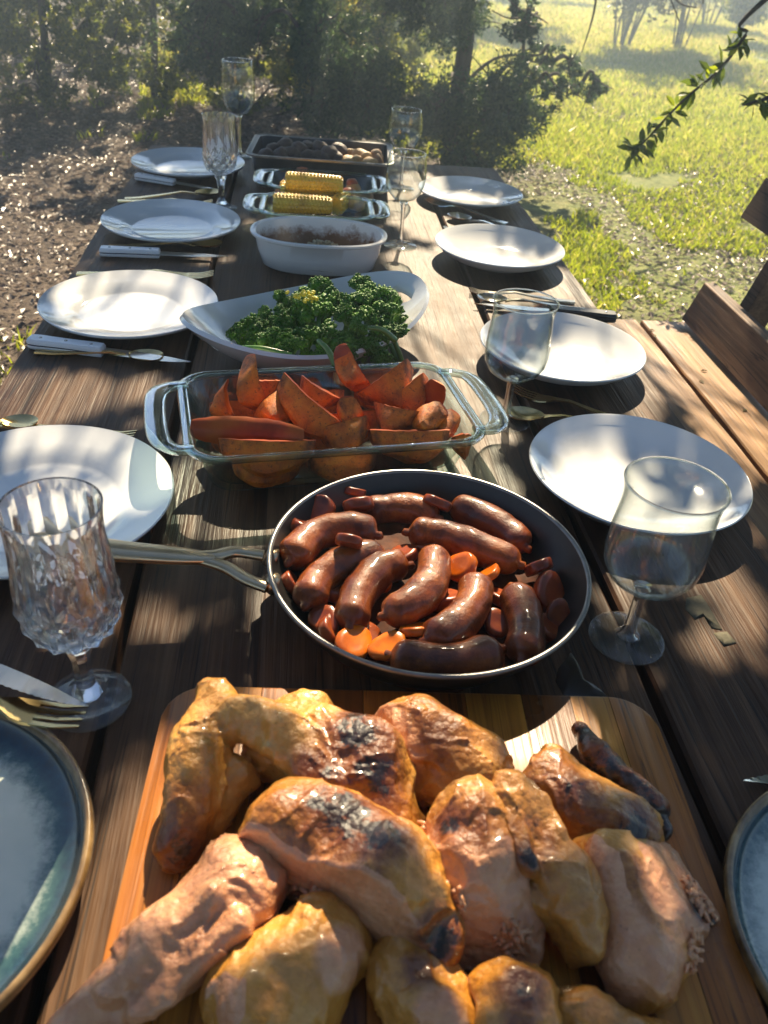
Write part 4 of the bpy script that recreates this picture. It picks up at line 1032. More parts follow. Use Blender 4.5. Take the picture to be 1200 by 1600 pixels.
cm = [slice_mesh(i, M_car) for i in range(3)] + [slice_mesh(i + 5, M_card, .010) for i in range(3)]
for lb, px, py, z, k, tx, ty, s in [
        ('large bright carrot slice standing in the middle of the pan', 720, 886, .036, 0, -.9, .2, 1.25), ('small bright carrot slice between the two right sausages', 765, 896, .036, 1, -.8, .1, .9),
        ('bright carrot slice curled under the speckled sausage', 650, 984, .036, 2, .5, -.3, 1.0), ('bright carrot slice at the front left rim of the pan', 552, 1006, .028, 0, .15, .1, 1.25), ('second bright carrot slice at the front left rim', 606, 1010, .033, 1, -.2, .35, 1.1),
        ('orange carrot half by the right front rim of the pan', 856, 984, .026, 3, .4, -.5, 1.25), ('caramelised carrot slice standing at the back left rim', 560, 790, .045, 3, -.9, 0, 1.2), ('dark carrot slice leaning on the left wall of the pan', 500, 797, .042, 4, -.7, .4, 1.15),
        ('dark carrot piece below the leaning one at the left wall', 478, 826, .038, 5, -.4, .6, 1.2), ('crinkled carrot slice lying on top of the left sausage', 546, 846, .058, 4, .8, .3, .9), ('small dark carrot at the far left rim of the pan', 440, 860, .034, 5, -.3, .8, .8),
        ('red carrot slice tucked at the left rim of the pan', 456, 912, .028, 3, .2, .9, 1.0), ('reddish carrot slice between the two middle sausages', 692, 938, .026, 4, .2, .3, 1.3), ('dark carrot piece below the second left sausage', 507, 970, .026, 5, .3, .2, 1.1),
        ('carrot slice behind the right standing sausage', 778, 974, .024, 3, .3, -.4, 1.0), ('blackened carrot piece near the right wall of the pan', 858, 928, .028, 5, .5, -.4, 1.4), ('dark carrot at the tip of the long back sausage', 842, 886, .036, 4, .8, -.3, 1.1),
        ('carrot slice peeping out behind the back left sausage', 682, 786, .040, 5, -.9, 0, 1.0), ('carrot slice half sunk left of the middle sausage', 630, 868, .024, 4, .2, .2, 1.1), ('carrot slice under the front sausage', 700, 1005, .02, 3, .1, 0, 1.2), ('small dark carrot at the back left wall of the pan', 553, 768, .042, 5, -.7, 0, .8), ('carrot slice low at the front left of the gravy', 575, 1000, .02, 3, .1, .2, 1.2),
        ('orange carrot slice between the third and middle sausages', 592, 905, .026, 1, .3, .2, 1.0), ('dark carrot slice under the left sausages', 520, 920, .024, 5, .2, .2, 1.2), ('carrot slice at the left front wall of the pan', 518, 985, .024, 4, .5, .6, 1.1), ('orange carrot slice peeping out under the speckled sausage', 690, 1000, .028, 2, .3, .1, .9),
        ('dark carrot slice between the two right sausages', 785, 935, .026, 4, .2, .2, 1.0), ('red carrot slice at the front right rim below the right sausage', 832, 1000, .022, 3, .3, -.3, 1.0), ('dark carrot slice at the right wall of the pan', 872, 962, .030, 5, .3, -.7, 1.0), ('carrot slice behind the middle sausage', 665, 850, .026, 3, .2, .1, 1.1)]:
    tag(obj('carrot_slice', cm[k], None, P(px, py, z), (tx, ty, random.uniform(0, 6)), s), lb, 'carrot', 'carrot slices in the frying pan')

# --- oval serving bowl with two handle slots
def serving_bowl():
    c = P(486, 492, .06); c = np.array([.022, 1.178]); e = empty('serving_bowl', (c[0], c[1], T + .0008), math.radians(33)); tag(e, 'large white oval serving bowl with a slot handle, holding broccoli', 'bowl')
    n = 112; A, B = .203, .124
    def ring(fr, z0, lift, dz=0):
        out = []
        for k in range(n):
            a = 2 * math.pi * k / n; ca, sa = math.cos(a), math.sin(a); s = abs(ca) ** 2.2
            out.append((A * (.40 + .60 * fr) * ca if fr > 0 else A * .40 * ca, B * (.45 + .55 * fr) * sa, z0 + lift * s + dz))
        return out
    def rings(dz, sh):
        R = []
        for fr in np.linspace(0, 1, 12):
            z = .046 * fr ** 1.9; R.append(ring(fr - sh * .0, z, .034 * fr ** 1.6, dz))
        return R
    out = rings(0, 0); inn = [[(x * (1 - .004 / A * 1.2), y * (1 - .004 / B), z + .0045) for x, y, z in r] for r in out]
    flat = [(x * .3, y * .3, .0) for x, y, z in out[0]]; flat2 = [(x * .3, y * .3, .0045) for x, y, z in out[0]]
    V, F = loft([flat] + out + inn[::-1] + [flat2], True, True)
    me = mesh('bowl_body', V, F, M_white, True, 60); o = obj('bowl_body', me, e)
    # slots cut through both raised ends
    cuts = []
    for s in (-1, 1):
        p = [(s * A * .845, y, 0) for y in np.linspace(-.026, .026, 9)]
        ringsC = []
        for z in (-.02, .16):
            ringsC.append([(s * A * .845 + .0085 * math.cos(t), (.025 * math.sin(t)), z) for t in np.linspace(0, 2 * math.pi, 40, endpoint=False)])
        cv, cf = loft(ringsC, True, True); co = obj('cut', mesh('cut', cv, cf, M_white), e); cuts.append(co)
        md = o.modifiers.new('slot', 'BOOLEAN'); md.object = co; md.operation = 'DIFFERENCE'; md.solver = 'EXACT'
    bpy.context.view_layer.update(); dg = bpy.context.evaluated_depsgraph_get()
    nm = bpy.data.meshes.new_from_object(o.evaluated_get(dg)); o.modifiers.clear(); o.data = nm
    nm.polygons.foreach_set('use_smooth', np.full(len(nm.polygons), True)); nm.set_sharp_from_angle(angle=math.radians(50))
    for co in cuts: bpy.data.objects.remove(co)
    obj('foot_ring', mesh('foot_ring', *loft([[(x * .8, y * .8, -.0004) for x, y, z in out[0]], [(x * .8, y * .8, .006) for x, y, z in out[0]], [(x * .72, y * .7, .006) for x, y, z in out[0]], [(x * .72, y * .7, -.0004) for x, y, z in out[0]]], wrap=True), M_white), e)
serving_bowl()
def broc_mat():
    m, t, b, o = nodes('broccoli_buds'); v = coords(t)
    c = ramp(t, noise(t, v, 60, 5, .7), [(.3, (.016, .062, .003)), (.5, (.05, .155, .008)), (.72, (.15, .31, .015))])
    t.links.new(c, b.inputs['Base Color']); setp(b, rough=.5, spec=.3); bump(t, b, noise(t, v, 380, 3), .5, .001); return m
M_broc = broc_mat(); M_stalk = simple('broccoli_stalk', [(.02, .08, .008), (.06, .17, .02), (.11, .24, .035)], 30, rough=.3, coat=.4, coat_rough=.2)
M_flower = simple('yellow_broccoli_flower', [(.55, .48, .02), (.7, .62, .05)], 80, rough=.5)
def ico(sub=1):
    sub = max(1, sub)
    bm = bmesh.new(); bmesh.ops.create_icosphere(bm, subdivisions=sub, radius=1); v = np.array([q.co[:] for q in bm.verts]); f = [tuple(x.index for x in q.verts) for q in bm.faces]; bm.free(); return v, f
I0 = ico(1); I1 = ico(1); I2 = ico(2); I3 = ico(3)
def crown_mesh(seed, mat=M_broc):
    r = np.random.default_rng(seed); parts = []
    lob = r.normal(size=(9, 3)); lob /= np.linalg.norm(lob, axis=1, keepdims=True); lob[:, 2] = np.abs(lob[:, 2]) * .8; lob *= .0155 * r.uniform(.6, 1.15, (9, 1)) * np.array([1.2, 1.2, .8])
    for c in lob:
        R = r.uniform(.006, .0095)
        for k in range(42):
            d = r.normal(size=3); d /= np.linalg.norm(d); d[2] = d[2] if d[2] > -.4 else -d[2]
            v, f = I0; q = v + r.normal(0, .18, v.shape); parts.append((q * r.uniform(.0011, .0023) + c + d * R * r.uniform(.85, 1.12), f))
        parts.append((I1[0] * R * .9 + c, I1[1])); e = tube([(0, 0, -.012), c * .6 + np.array([0, 0, -.004]), c], [.003, .0024, .002], 6); parts.append(e)
    return mesh('crown', *merge(*parts), mat)
cr_m = [crown_mesh(i) for i in range(5)]
def stalk_mesh(seed, L=.06):
    r = np.random.default_rng(seed); p = spline([(0, 0, .004), (r.normal(0, .006), r.normal(0, .006), -L * .5), (r.normal(0, .014), r.normal(0, .014), -L)], 6)
    return mesh('stalk', *tube(p, np.linspace(.0028, .0040, len(p)), 9), M_stalk)
st_m = [stalk_mesh(i) for i in range(4)]
rb = np.random.default_rng(12)
spots = [(470, 465, .085), (440, 470, .07), (500, 450, .09), (525, 470, .10), (560, 445, .095), (590, 460, .10), (545, 490, .09), (500, 495, .09), (455, 500, .07), (420, 495, .06), (400, 520, .045), (440, 530, .05), (480, 530, .065), (520, 525, .075), (560, 515, .085), (600, 490, .09),
         (610, 515, .07), (580, 535, .06), (540, 545, .055), (500, 550, .045), (385, 530, .035), (415, 545, .035), (455, 552, .035), (570, 470, .10), (480, 482, .10), (610, 470, .08), (620, 500, .05), (590, 550, .04), (525, 560, .035)]
for i, (px, py, z) in enumerate(spots):
    p = P(px, py + 4, z * .76); q = np.array([p[0] - .035, p[1] - 1.16, 0]); tilt = (-q[1] * 6 + rb.normal(0, .35), q[0] * 5 + rb.normal(0, .35), rb.uniform(0, 6))
    e = obj('broccoli_floret', cr_m[i % 5], None, p, tilt, rb.uniform(.95, 1.3)); tag(e, 'dark green broccoli floret heaped in the white oval bowl', 'broccoli', 'broccoli florets in the oval bowl')
    if z > .045: obj('stalk', st_m[i % 4], e)
for lb, a, b, za, zb in [('long pale green broccoli stalk lying at the front left of the bowl', (355, 545), (455, 556), .045, .045), ('green broccoli stalk slanting down at the front of the heap', (497, 532), (525, 572), .075, .055), ('broccoli stalk leaning over the right of the heap', (575, 512), (618, 532), .09, .07)]:
    A, B = P(*a, za), P(*b, zb); m = (A + B) / 2 + np.array([0, 0, .006]); p = spline([A, m, B], 8)
    tag(obj('broccoli_stalk', mesh('broccoli_stalk', *tube(p, np.linspace(.0030, .0048, len(p)), 10), M_stalk)), lb, 'broccoli', 'loose broccoli stalks')
v, f = merge(*[(I1[0] * rb.uniform(.002, .004) + rb.normal(0, .008, 3) * np.array([1.4, 1, .5]), I1[1]) for _ in range(26)])
tag(obj('broccoli_flower', mesh('broccoli_flower', v, f, M_flower), None, P(478, 462, .105)), 'small yellow broccoli flower on top of the heap', 'flower')

# --- white oval casserole with baked crumble
def oval(a, b, z, n=80): return [(a * math.copysign(abs(math.cos(t)) ** .85, math.cos(t)), b * math.copysign(abs(math.sin(t)) ** .85, math.sin(t)), z) for t in np.linspace(0, 2 * math.pi, n, endpoint=False)]
cas = empty('casserole_dish', (.040, 1.556, T + .0008), math.radians(-3)); tag(cas, 'white oval casserole dish with browned sides', 'casserole')
a0, b0 = .122, .082
rr_ = [oval(a0 * .80, b0 * .76, 0), oval(a0 * .86, b0 * .83, .004), oval(a0 * .93, b0 * .92, .03), oval(a0 * .97, b0 * .97, .055), oval(a0 * 1.03, b0 * 1.03, .058), oval(a0 * 1.035, b0 * 1.035, .062), oval(a0 * 1.0, b0 * 1.0, .064), oval(a0 * .955, b0 * .945, .0615)]
obj('dish_body', mesh('dish_body', *loft(rr_, True, False), M_white2, True, 50), cas)
def brown_mat():
    m, t, b, o = nodes('white_glaze_with_baked_on_crust'); v = coords(t, rand=False); sx = t.nodes.new('ShaderNodeSeparateXYZ'); t.links.new(v, sx.inputs[0])
    n = noise(t, v, 40, 6, .75); a = t.nodes.new('ShaderNodeMath'); a.operation = 'MULTIPLY_ADD'; a.inputs[1].default_value = .07; t.links.new(n, a.inputs[0]); t.links.new(sx.outputs[2], a.inputs[2])
    f = ramp(t, a.outputs[0], [(.066, 1.0), (.086, 0.0)]); t.links.new(mixc(t, f, (.74, .73, .7), mixc(t, n, (.10, .035, .015), (.32, .16, .06))), b.inputs['Base Color']); setp(b, rough=.22); return m
obj('dish_inside', mesh('dish_inside', *loft([oval(a0 * .955, b0 * .945, .0615), oval(a0 * .91, b0 * .89, .03), oval(a0 * .84, b0 * .80, .009), oval(a0 * .7, b0 * .66, .006)], False, True), brown_mat(), True, 50), cas)
def heap(name, lb, cx, cy, a, b, z0, hgt, mat, seed, rz=0, cat='food', crumbs=0, cmat=None):
    r = np.random.default_rng(seed); n, m = 72, 22; V, F = [], []
    for j in range(m + 1):
        for k in range(n):
            q = j / m; t = 2 * math.pi * k / n; x, y = a * q * math.cos(t), b * q * math.sin(t)
            z = z0 + hgt * (1 - q ** 3) * (.6 + .4 * float(vnoise(np.array([x * 40 + seed, y * 40, 2.])))) + .003 * float(vnoise(np.array([x * 160, y * 160, 5. + seed])))
            V.append((x, y, z))
    for j in range(m):
        for k in range(n): F.append((j * n + k, j * n + (k + 1) % n, (j + 1) * n + (k + 1) % n, (j + 1) * n + k))
    o = obj(name, mesh(name, V, F, mat), None, (cx, cy, T + .001), (0, 0, rz)); tag(o, lb, cat)
    if crumbs:
        parts = []; V = np.array(V)
        for i in r.integers(0, len(V) - n * 2, crumbs):
            s = r.uniform(.0018, .0045); parts.append((I1[0] * s * r.uniform(.6, 1.3, 3) + V[i] + np.array([0, 0, s * .5]), I1[1]))
        tag(obj('crumbs', mesh('crumbs', *merge(*parts), cmat, False), o), kind='stuff')
    return o
M_stuff = simple('herb_crumble', [(.05, .045, .02), (.17, .15, .07), (.42, .36, .22)], 90, rough=.7, bmp=.8, bscale=200, bdist=.003)
heap('baked_crumble', 'pale herb crumble baked in the white casserole', .040, 1.545, .098, .060, .012, .03, M_stuff, 4, math.radians(-3), 'food', 420, simple('pale_crumb', [(.2, .17, .09), (.55, .48, .33)], 50, rough=.8, src='Object'))

# --- corn
def corn_mesh(seed):
    r = np.random.default_rng(seed); rows, per = 12, 17; L = .135; nu, nv = rows * 5, per * 4; rings = []
    for j in range(nv + 1):
        x = L * (j / nv - .5); e_ = min(j, nv - j) / nv; env = .0212 * (1 - .16 * (j / nv) ** 2) * (1 - .28 * max(0, 1 - e_ / .07) ** 2); ring = []
        for k in range(nu):
            t = 2 * math.pi * k / nu; a = abs(math.sin(t * rows / 2)) ** .45; b = abs(math.sin(math.pi * per * j / nv + (.5 * math.pi if int(k / 5) % 2 else 0))) ** .45
            R = env * (1 - .19 + .19 * a * b); ring.append((x, R * math.cos(t), R * math.sin(t)))
        rings.append(ring)
    return mesh('corn_cob', *loft(rings, True, True), M_corn)
def corn_mat():
    m, t, b, o = nodes('buttered_corn'); v = coords(t)
    c = ramp(t, noise(t, v, 30, 4), [(.3, (.55, .30, .015)), (.6, (.76, .50, .03)), (.8, (.8, .60, .10))]); c = mixc(t, ramp(t, noise(t, v, 150, 4, .7), [(.60, 0), (.68, .85)]), c, (.07, .05, .015))
    t.links.new(c, b.inputs['Base Color']); setp(b, rough=.3, sss=.1, sss_scale=.004, coat=.3, coat_rough=.2); return m
M_corn = corn_mat(); cmsh = [corn_mesh(i) for i in range(2)]
for i, (lb, px, py, z, rz, L) in enumerate([('front corn cob lying along the near side of the glass dish', 473, 319, .040, .0, .92), ('corn cob second from the front, darker and herby', 487, 303, .038, .02, 1.02), ('topmost corn cob resting on the others', 491, 286, .066, -.03, .92), ('corn cob at the right end of the glass dish, cut end showing', 532, 316, .030, 1.2, .5), ('hidden corn cob under the topmost one', 480, 298, .034, .05, .9)]):
    tag(obj('corn_cob', cmsh[i % 2], None, P(px, py, z), (i * .7, 0, rz), (L, 1, 1)), lb, 'corn', 'corn cobs in the glass dish')
M_redveg = simple('roasted_red_pepper', [(.26, .05, .015), (.42, .12, .03)], 30, rough=.35); M_potato = simple('roast_potato_skin', [(.10, .06, .035), (.28, .17, .09), (.46, .30, .15)], 22, rough=.55, bmp=.5, bscale=70, bdist=.002)
M_chest = simple('charred_chestnut', [(.02, .014, .013), (.075, .045, .032), (.18, .11, .07)], 18, rough=.45, bmp=.5, bscale=60, bdist=.002); M_gpot = simple('golden_potato_skin', [(.30, .16, .05), (.52, .31, .11), (.6, .42, .2)], 20, rough=.45, bmp=.4, bscale=70, bdist=.002)
def lump(seed, mat, name, asp=(1.25, 1, .85)):
    v, f = I3; q = v * np.array(asp) * (1 + .16 * vnoise(v * 1.3 + seed * 5.7) + .05 * vnoise(v * 4 + seed))[:, None]; return mesh(name, q, f, mat)
for i, (lb, px, py, z, m, s) in enumerate([('red roasted pepper piece behind the corn on the left', 472, 268, .046, M_redveg, .012), ('red roasted pepper piece behind the corn on the right', 550, 286, .042, M_redveg, .013), ('pale potato piece beside the front corn cobs', 556, 318, .030, M_gpot, .019), ('reddish potato piece at the right end of the corn dish', 568, 308, .030, M_potato, .016)]):
    tag(obj('vegetable_piece', lump(30 + i, m, 'vegetable_piece'), None, P(px, py, z), (0, 0, i), s), lb, 'vegetable')
rv = np.random.default_rng(17)
for i in range(16):
    x, y = .055 + rv.uniform(-.085, .085), 1.955 + rv.uniform(-.045, .045); tag(obj('vegetable_piece', lump(50 + i % 3, [M_redveg, M_potato, M_gpot][i % 3], 'vegetable_piece'), None, (x, y, T + .026 + rv.uniform(0, .012)), (0, 0, i), .017), 'roasted vegetable chunk in the glass dish behind the corn', 'vegetable', 'vegetables in the second glass dish')
# --- roasting tin
tin = empty('roasting_tin', (.058, 2.18, T + .0008), math.radians(-4)); tag(tin, 'grey metal roasting tin at the far end of the table', 'roasting tin')
hx, hy, h = .163, .105, .066
obj('tin_body', mesh('tin_body', *loft([rrect(hx * .92, hy * .9, .02, 0), rrect(hx * .95, hy * .93, .02, .003), rrect(hx, hy, .022, h), rrect(hx + .009, hy + .009, .026, h + .0005), rrect(hx + .009, hy + .009, .026, h + .0025), rrect(hx - .002, hy - .002, .021, h + .002), rrect(hx * .95 - .002, hy * .93 - .002, .019, .005), rrect(hx * .9, hy * .86, .015, .004)], True, True), M_roast, True, 40), tin)
obj('rim', mesh('rim', *loft([rrect(hx + .0092, hy + .0092, .026, h - .002), rrect(hx + .012, hy + .012, .028, h - .001), rrect(hx + .012, hy + .012, .028, h + .0032), rrect(hx + .008, hy + .008, .026, h + .0036)]), M_panrim, True, 60), tin)
chm = [lump(i, M_chest, 'chestnut', (1, 1.05, .9)) for i in range(3)]; pom = [lump(i + 9, M_gpot, 'potato', (1.3, 1, .8)) for i in range(2)] + [lump(14, M_potato, 'potato')]
for i, (px, py, z) in enumerate([(428, 234, .05), (446, 230, .055), (468, 238, .05), (480, 230, .055), (455, 243, .045), (500, 236, .05), (480, 244, .048), (515, 242, .052), (530, 238, .05), (495, 246, .045), (415, 246, .042), (438, 247, .042), (525, 248, .045), (463, 247, .04), (510, 250, .04)]):
    tag(obj('chestnut', chm[i % 3], None, P(px, py, z + .012), (i, i * 2, i * 3), .0175 + .003 * (i % 3)), 'dark charred chestnut in the roasting tin', 'chestnut', 'chestnuts in the roasting tin')
for i, (px, py, z) in enumerate([(563, 242, .05), (572, 250, .045), (588, 247, .05), (545, 252, .042), (556, 254, .04), (590, 256, .04), (578, 255, .046), (550, 243, .042)]):
    tag(obj('potato', pom[i % 3], None, P(px, py, z + .012), (0, i, i * 2), .018), 'small golden potato at the right end of the roasting tin', 'potato', 'potatoes in the roasting tin')

# ================================================================== CUTTING BOARD
brd = empty('cutting_board', (.092, .312, T + .0006), math.radians(-3)); tag(brd, 'acacia cutting board of joined strips under the chicken pieces', 'cutting board')
BW = [wood('acacia_' + str(i), *c, .34, .15, .0006, 1.6, spec=.3) for i, c in enumerate([((.18, .050, .006), (.33, .105, .011), (.44, .17, .022)), ((.07, .020, .004), (.14, .042, .006), (.22, .075, .012)), ((.25, .085, .008), (.42, .16, .018), (.52, .24, .035)), ((.12, .032, .004), (.23, .068, .007), (.33, .11, .014))])]
def board():
    W, H, R, th = .203, .163, .035, .020
    edges = [-W, -.166, -.126, -.086, -.042, .004, .044, .092, .134, .168, W]; mats = [0, 2, 3, 1, 0, 3, 2, 1, 2, 0]
    def yext(x):
        d = abs(x) - (W - R); return H if d <= 0 else H - R + math.sqrt(max(0, R * R - d * d))
    for i in range(len(edges) - 1):
        x0, x1 = edges[i] + .00025, edges[i + 1] - .00025; xs = np.linspace(x0, x1, 12)
        b = .003
        def ring(z, ins): 
            top = [(x, max(yext(x) - ins, 0)) for x in xs]; return [(x, y, z) for x, y in top] + [(x, -y, z) for x, y in top[::-1]]
        V, F = loft([ring(0, b), ring(b, 0), ring(th - b, 0), ring(th - b * .3, b * .3), ring(th, b)], True, True)
        cx = (x0 + x1) / 2; obj('strip', mesh('strip', V - np.array([cx, 0, 0]), F, BW[mats[i]], True, 35), brd, (cx, 0, 0))
board()

# ================================================================== CHICKEN
def chicken_mat():
    m, t, b, o = nodes('roast_chicken'); v = coords(t)
    meat, char, gold = attr(t, 'meat'), attr(t, 'char'), attr(t, 'gold')
    n1 = noise(t, v, 30, 6, .65); n2 = noise(t, v, 120, 5, .7); n3 = noise(t, v, 48, 7, .75, .6)
    skin = ramp(t, n1, [(.28, (.40, .155, .014)), (.5, (.59, .265, .045)), (.72, (.69, .40, .115))])
    brown = ramp(t, n2, [(.3, (.14, .036, .005)), (.55, (.36, .125, .014)), (.75, (.50, .22, .03))])
    flesh = ramp(t, noise(t, coords(t, (1, 1, .3)), 50, 5, .65), [(.3, (.46, .19, .085)), (.5, (.58, .265, .125)), (.72, (.66, .35, .185))])
    blk = ramp(t, n2, [(.35, (.006, .004, .003)), (.55, (.025, .010, .006)), (.75, (.14, .045, .014))])
    def thr(a, n, lo, hi, k=.55):
        q = t.nodes.new('ShaderNodeMath'); q.operation = 'MULTIPLY_ADD'; q.inputs[1].default_value = k; t.links.new(n, q.inputs[0]); t.links.new(a, q.inputs[2]); return ramp(t, q.outputs[0], [(lo, 0), (hi, 1)])
    c = mixc(t, thr(gold, n1, .42, .95), skin, brown)
    c = mixc(t, thr(meat, n1, .66, .84, .4), c, flesh)
    c = mixc(t, thr(char, n3, .62, .98, 1.0), c, (.14, .034, .006))
    c = mixc(t, thr(char, n3, .96, 1.10, 1.0), c, blk)
    fl = noise(t, v, 420, 2); c = mixc(t, ramp(t, fl, [(.70, 0), (.74, .7)]), c, (.05, .025, .012))
    t.links.new(c, b.inputs['Base Color']); setp(b, rough=.36, spec=.45, sss=.15, sss_scale=.008, coat=.45, coat_rough=.14)
    b.inputs['Subsurface Radius'].default_value = (1, .45, .25)
    vo = t.nodes.new('ShaderNodeTexVoronoi'); vo.inputs['Scale'].default_value = 210; t.links.new(v, vo.inputs['Vector'])
    ad = t.nodes.new('ShaderNodeMath'); ad.operation = 'MULTIPLY_ADD'; ad.inputs[1].default_value = -.5; t.links.new(vo.outputs['Distance'], ad.inputs[0]); t.links.new(n2, ad.inputs[2])
    bump(t, b, ad.outputs[0], .85, .0020)
    return m
M_chick = chicken_mat()
SL = .88
FIB = np.linalg.qr(np.array([[.3, .9, .2], [.8, -.2, .5], [.5, .3, -.8]]))[0]
def piece(lb, prims, name='chicken_piece', k=.014, cuts=(), meat=(), char=(), gold=(), base_gold=0.0, base_meat=0.0, rough=.0009, fold=.0022, h=.0017, seed=0, sl=.85, shred=()):
    pr = []
    for a, b, r1, r2 in prims: pr.append((P(a[0], a[1], a[2] - .004), P(b[0], b[1], b[2] - .004), r1 * sl, r2 * sl))
    pts = np.array([q for a, b, *_ in pr for q in (a, b)]); mr = max(max(q[2], q[3]) for q in pr) + .006
    mr += .007; lo, hi = pts.min(0) - mr, pts.max(0) + mr; c0 = (lo + hi) / 2; floor = T + .0207
    g0 = np.random.default_rng(seed * 7 + 1); facets = []; ext = (hi - lo) / 2 - mr * .25
    for _ in range(6):              # flattened sides, as carved joints have
        n_ = g0.normal(size=3); n_[2] = abs(n_[2]) * .8; n_ /= np.linalg.norm(n_); facets.append((n_, float(np.abs(n_ * ext).sum() * g0.uniform(.66, .86))))
    cp = [(P(*p), np.array(n, float) / np.linalg.norm(n)) for p, n in cuts]
    def field(Q):
        d = None                    # cheap pass everywhere, full detail only near the surface
        for a, b, r1, r2 in pr:
            q = sdf_cap(Q, a, b, r1, r2); d = q if d is None else smin(d, q, k)
        for n_, o_ in facets: d = np.maximum(d, (Q - c0) @ n_ - o_)
        for p, n in cp: d = np.maximum(d, (Q - p) @ n)
        d = np.maximum(d, floor - Q[:, 2]); near = np.abs(d) < .016
        d[near] = detail(Q[near]); return d
    def detail(Q):
        d = None
        Q0 = Q; wv = np.stack([vnoise(Q * 24 + seed * 3.7 + 11 * i) for i in range(3)], 1) * .0085 + np.stack([vnoise(Q * 58 + seed * 1.9 + 5 * i) for i in range(3)], 1) * .0030
        Q = Q + wv * np.array([1, 1, .7]) * (.55 if base_meat > .5 else 1)
        for a, b, r1, r2 in pr:
            q = sdf_cap(Q, a, b, r1, r2); d = q if d is None else smin(d, q, k)
        Q = Q0
        for n_, o_ in facets: d = -smin(-d, -((Q - c0) @ n_ - o_), .007)
        d = d + fold * .6 * vnoise(Q * 38 + seed * 4.3) + fold * .35 * (np.abs(vnoise(Q * 75 + seed * 2.1)) - .3) + rough * vnoise(Q * 150 + seed) * .8 - .0022 * (1 - np.abs(vnoise(Q * np.array([62, 62, 40]) + 1.5 * vnoise(Q * 30)[:, None] + seed * 1.7))) ** 6
        for p, n in cp:
            s = (Q - p) @ n + .0012 * vnoise(Q * np.array([70, 70, 170]) + seed) + .0009 * np.abs(vnoise((Q @ FIB) * np.array([260, 260, 45])))
            d = -smin(-d, -s, .0012)
        return -smin(-d, -(floor - Q[:, 2]), .003)
    V, F = surface_nets(field, lo, hi, h)
    me = mesh(name, V - c0, F, M_chick)
    def blob(L):
        w = np.zeros(len(V))
        for p, r in L:
            q = P(*p); w = np.maximum(w, 1 - np.clip((np.linalg.norm(V - q, axis=1) - r * .3) / (r * 1.5), 0, 1))
        return w
    mt = np.maximum(blob(meat), base_meat)
    for p, n in cp: mt = np.maximum(mt, 1 - sstep(.0012, .0032, np.abs((V - p) @ n + .0012)))
    fattr(me, 'meat', mt); ch = blob([(p, r * 1.45) for p, r in char]); fattr(me, 'char', ch * .56); fattr(me, 'gold', np.clip(np.maximum(np.maximum(blob(gold), base_gold), ch * 1.1), 0, 1))
    o = obj(name, me, None, c0); tag(o, lb, 'chicken', 'roast chicken pieces on the cutting board')
    if shred:                       # torn strands of meat hanging at the cut edges
        g = np.random.default_rng(seed + 90); parts = []
        for p, rad, cnt in shred:
            q = P(*p); i = np.argsort(np.linalg.norm(V - q, axis=1))[:max(60, int(len(V) * .02))]; i = i[np.linalg.norm(V[i] - q, axis=1) < rad * 1.6]
            if len(i) == 0: continue
            for _ in range(cnt):
                a = V[g.choice(i)]; dr = a - q; dr = dr / (np.linalg.norm(dr) + 1e-6) * .4 + g.normal(0, .6, 3) + np.array([0, -.2, 0]); dr /= np.linalg.norm(dr); L = g.uniform(.003, .009)
                pp = spline([a - dr * .003, a + dr * L * .5 + g.normal(0, .001, 3), a + dr * L + np.array([0, 0, -.002])], 3); parts.append(tube(pp, np.linspace(.0022, .0009, len(pp)), 5))
        if parts:
            sv, sf = merge(*parts); sm = mesh('meat_shreds', sv - c0, sf, M_chick); fattr(sm, 'meat', np.ones(len(sv))); fattr(sm, 'char', np.zeros(len(sv))); fattr(sm, 'gold', np.zeros(len(sv)))
            tag(obj('meat_shreds', sm, o), kind='stuff')
piece('large chicken breast with folded wing at the top left of the board', [((450, 1160, .046), (560, 1205, .054), .036, .042), ((560, 1205, .054), (655, 1350, .034), .040, .015), ((350, 1112, .070), (430, 1150, .078), .019, .019), ((430, 1150, .078), (515, 1210, .074), .019, .014), ((395, 1120, .055), (490, 1118, .052), .020, .022),
      ((340, 1105, .062), (302, 1215, .056), .025, .026), ((302, 1215, .055), (283, 1318, .036), .025, .019), ((368, 1218, .042), (325, 1290, .030), .020, .012)], k=.0028, gold=[((600, 1240, .085), .035), ((640, 1330, .05), .03), ((292, 1255, .06), .014)],
      char=[((560, 1150, .088), .018), ((585, 1195, .088), .018), ((605, 1225, .082), .013), ((515, 1200, .09), .014), ((490, 1185, .09), .010), ((282, 1318, .04), .012), ((560, 1120, .08), .010)], seed=1, fold=.0030)
piece('chicken thigh behind the others at the top centre', [((650, 1160, .045), (740, 1215, .042), .036, .032), ((605, 1175, .042), (640, 1190, .042), .024, .024)], base_gold=.32, meat=[((600, 1170, .05), .03), ((615, 1200, .05), .02)], gold=[((660, 1130, .075), .035)], char=[((690, 1135, .085), .010)], seed=2, sl=.9, cuts=[((612, 1165, .06), (-.85, -.1, .35))], shred=[((608, 1180, .05), .03, 30)])
piece('golden browned chicken breast in the middle of the board', [((455, 1305, .062), (590, 1385, .068), .040, .042), ((590, 1385, .066), (680, 1470, .055), .038, .024)], base_gold=.30, gold=[((470, 1290, .10), .04), ((540, 1320, .10), .03)],
      char=[((530, 1268, .095), .017), ((560, 1275, .10), .017), ((590, 1300, .10), .014), ((690, 1475, .07), .013), ((495, 1262, .09), .008)], meat=[((430, 1350, .06), .016), ((480, 1395, .06), .014)], cuts=[((420, 1350, .06), (-.52, -.80, .10))], seed=3, fold=.0024, sl=.88, shred=[((425, 1365, .05), .03, 40), ((480, 1400, .05), .02, 20)])
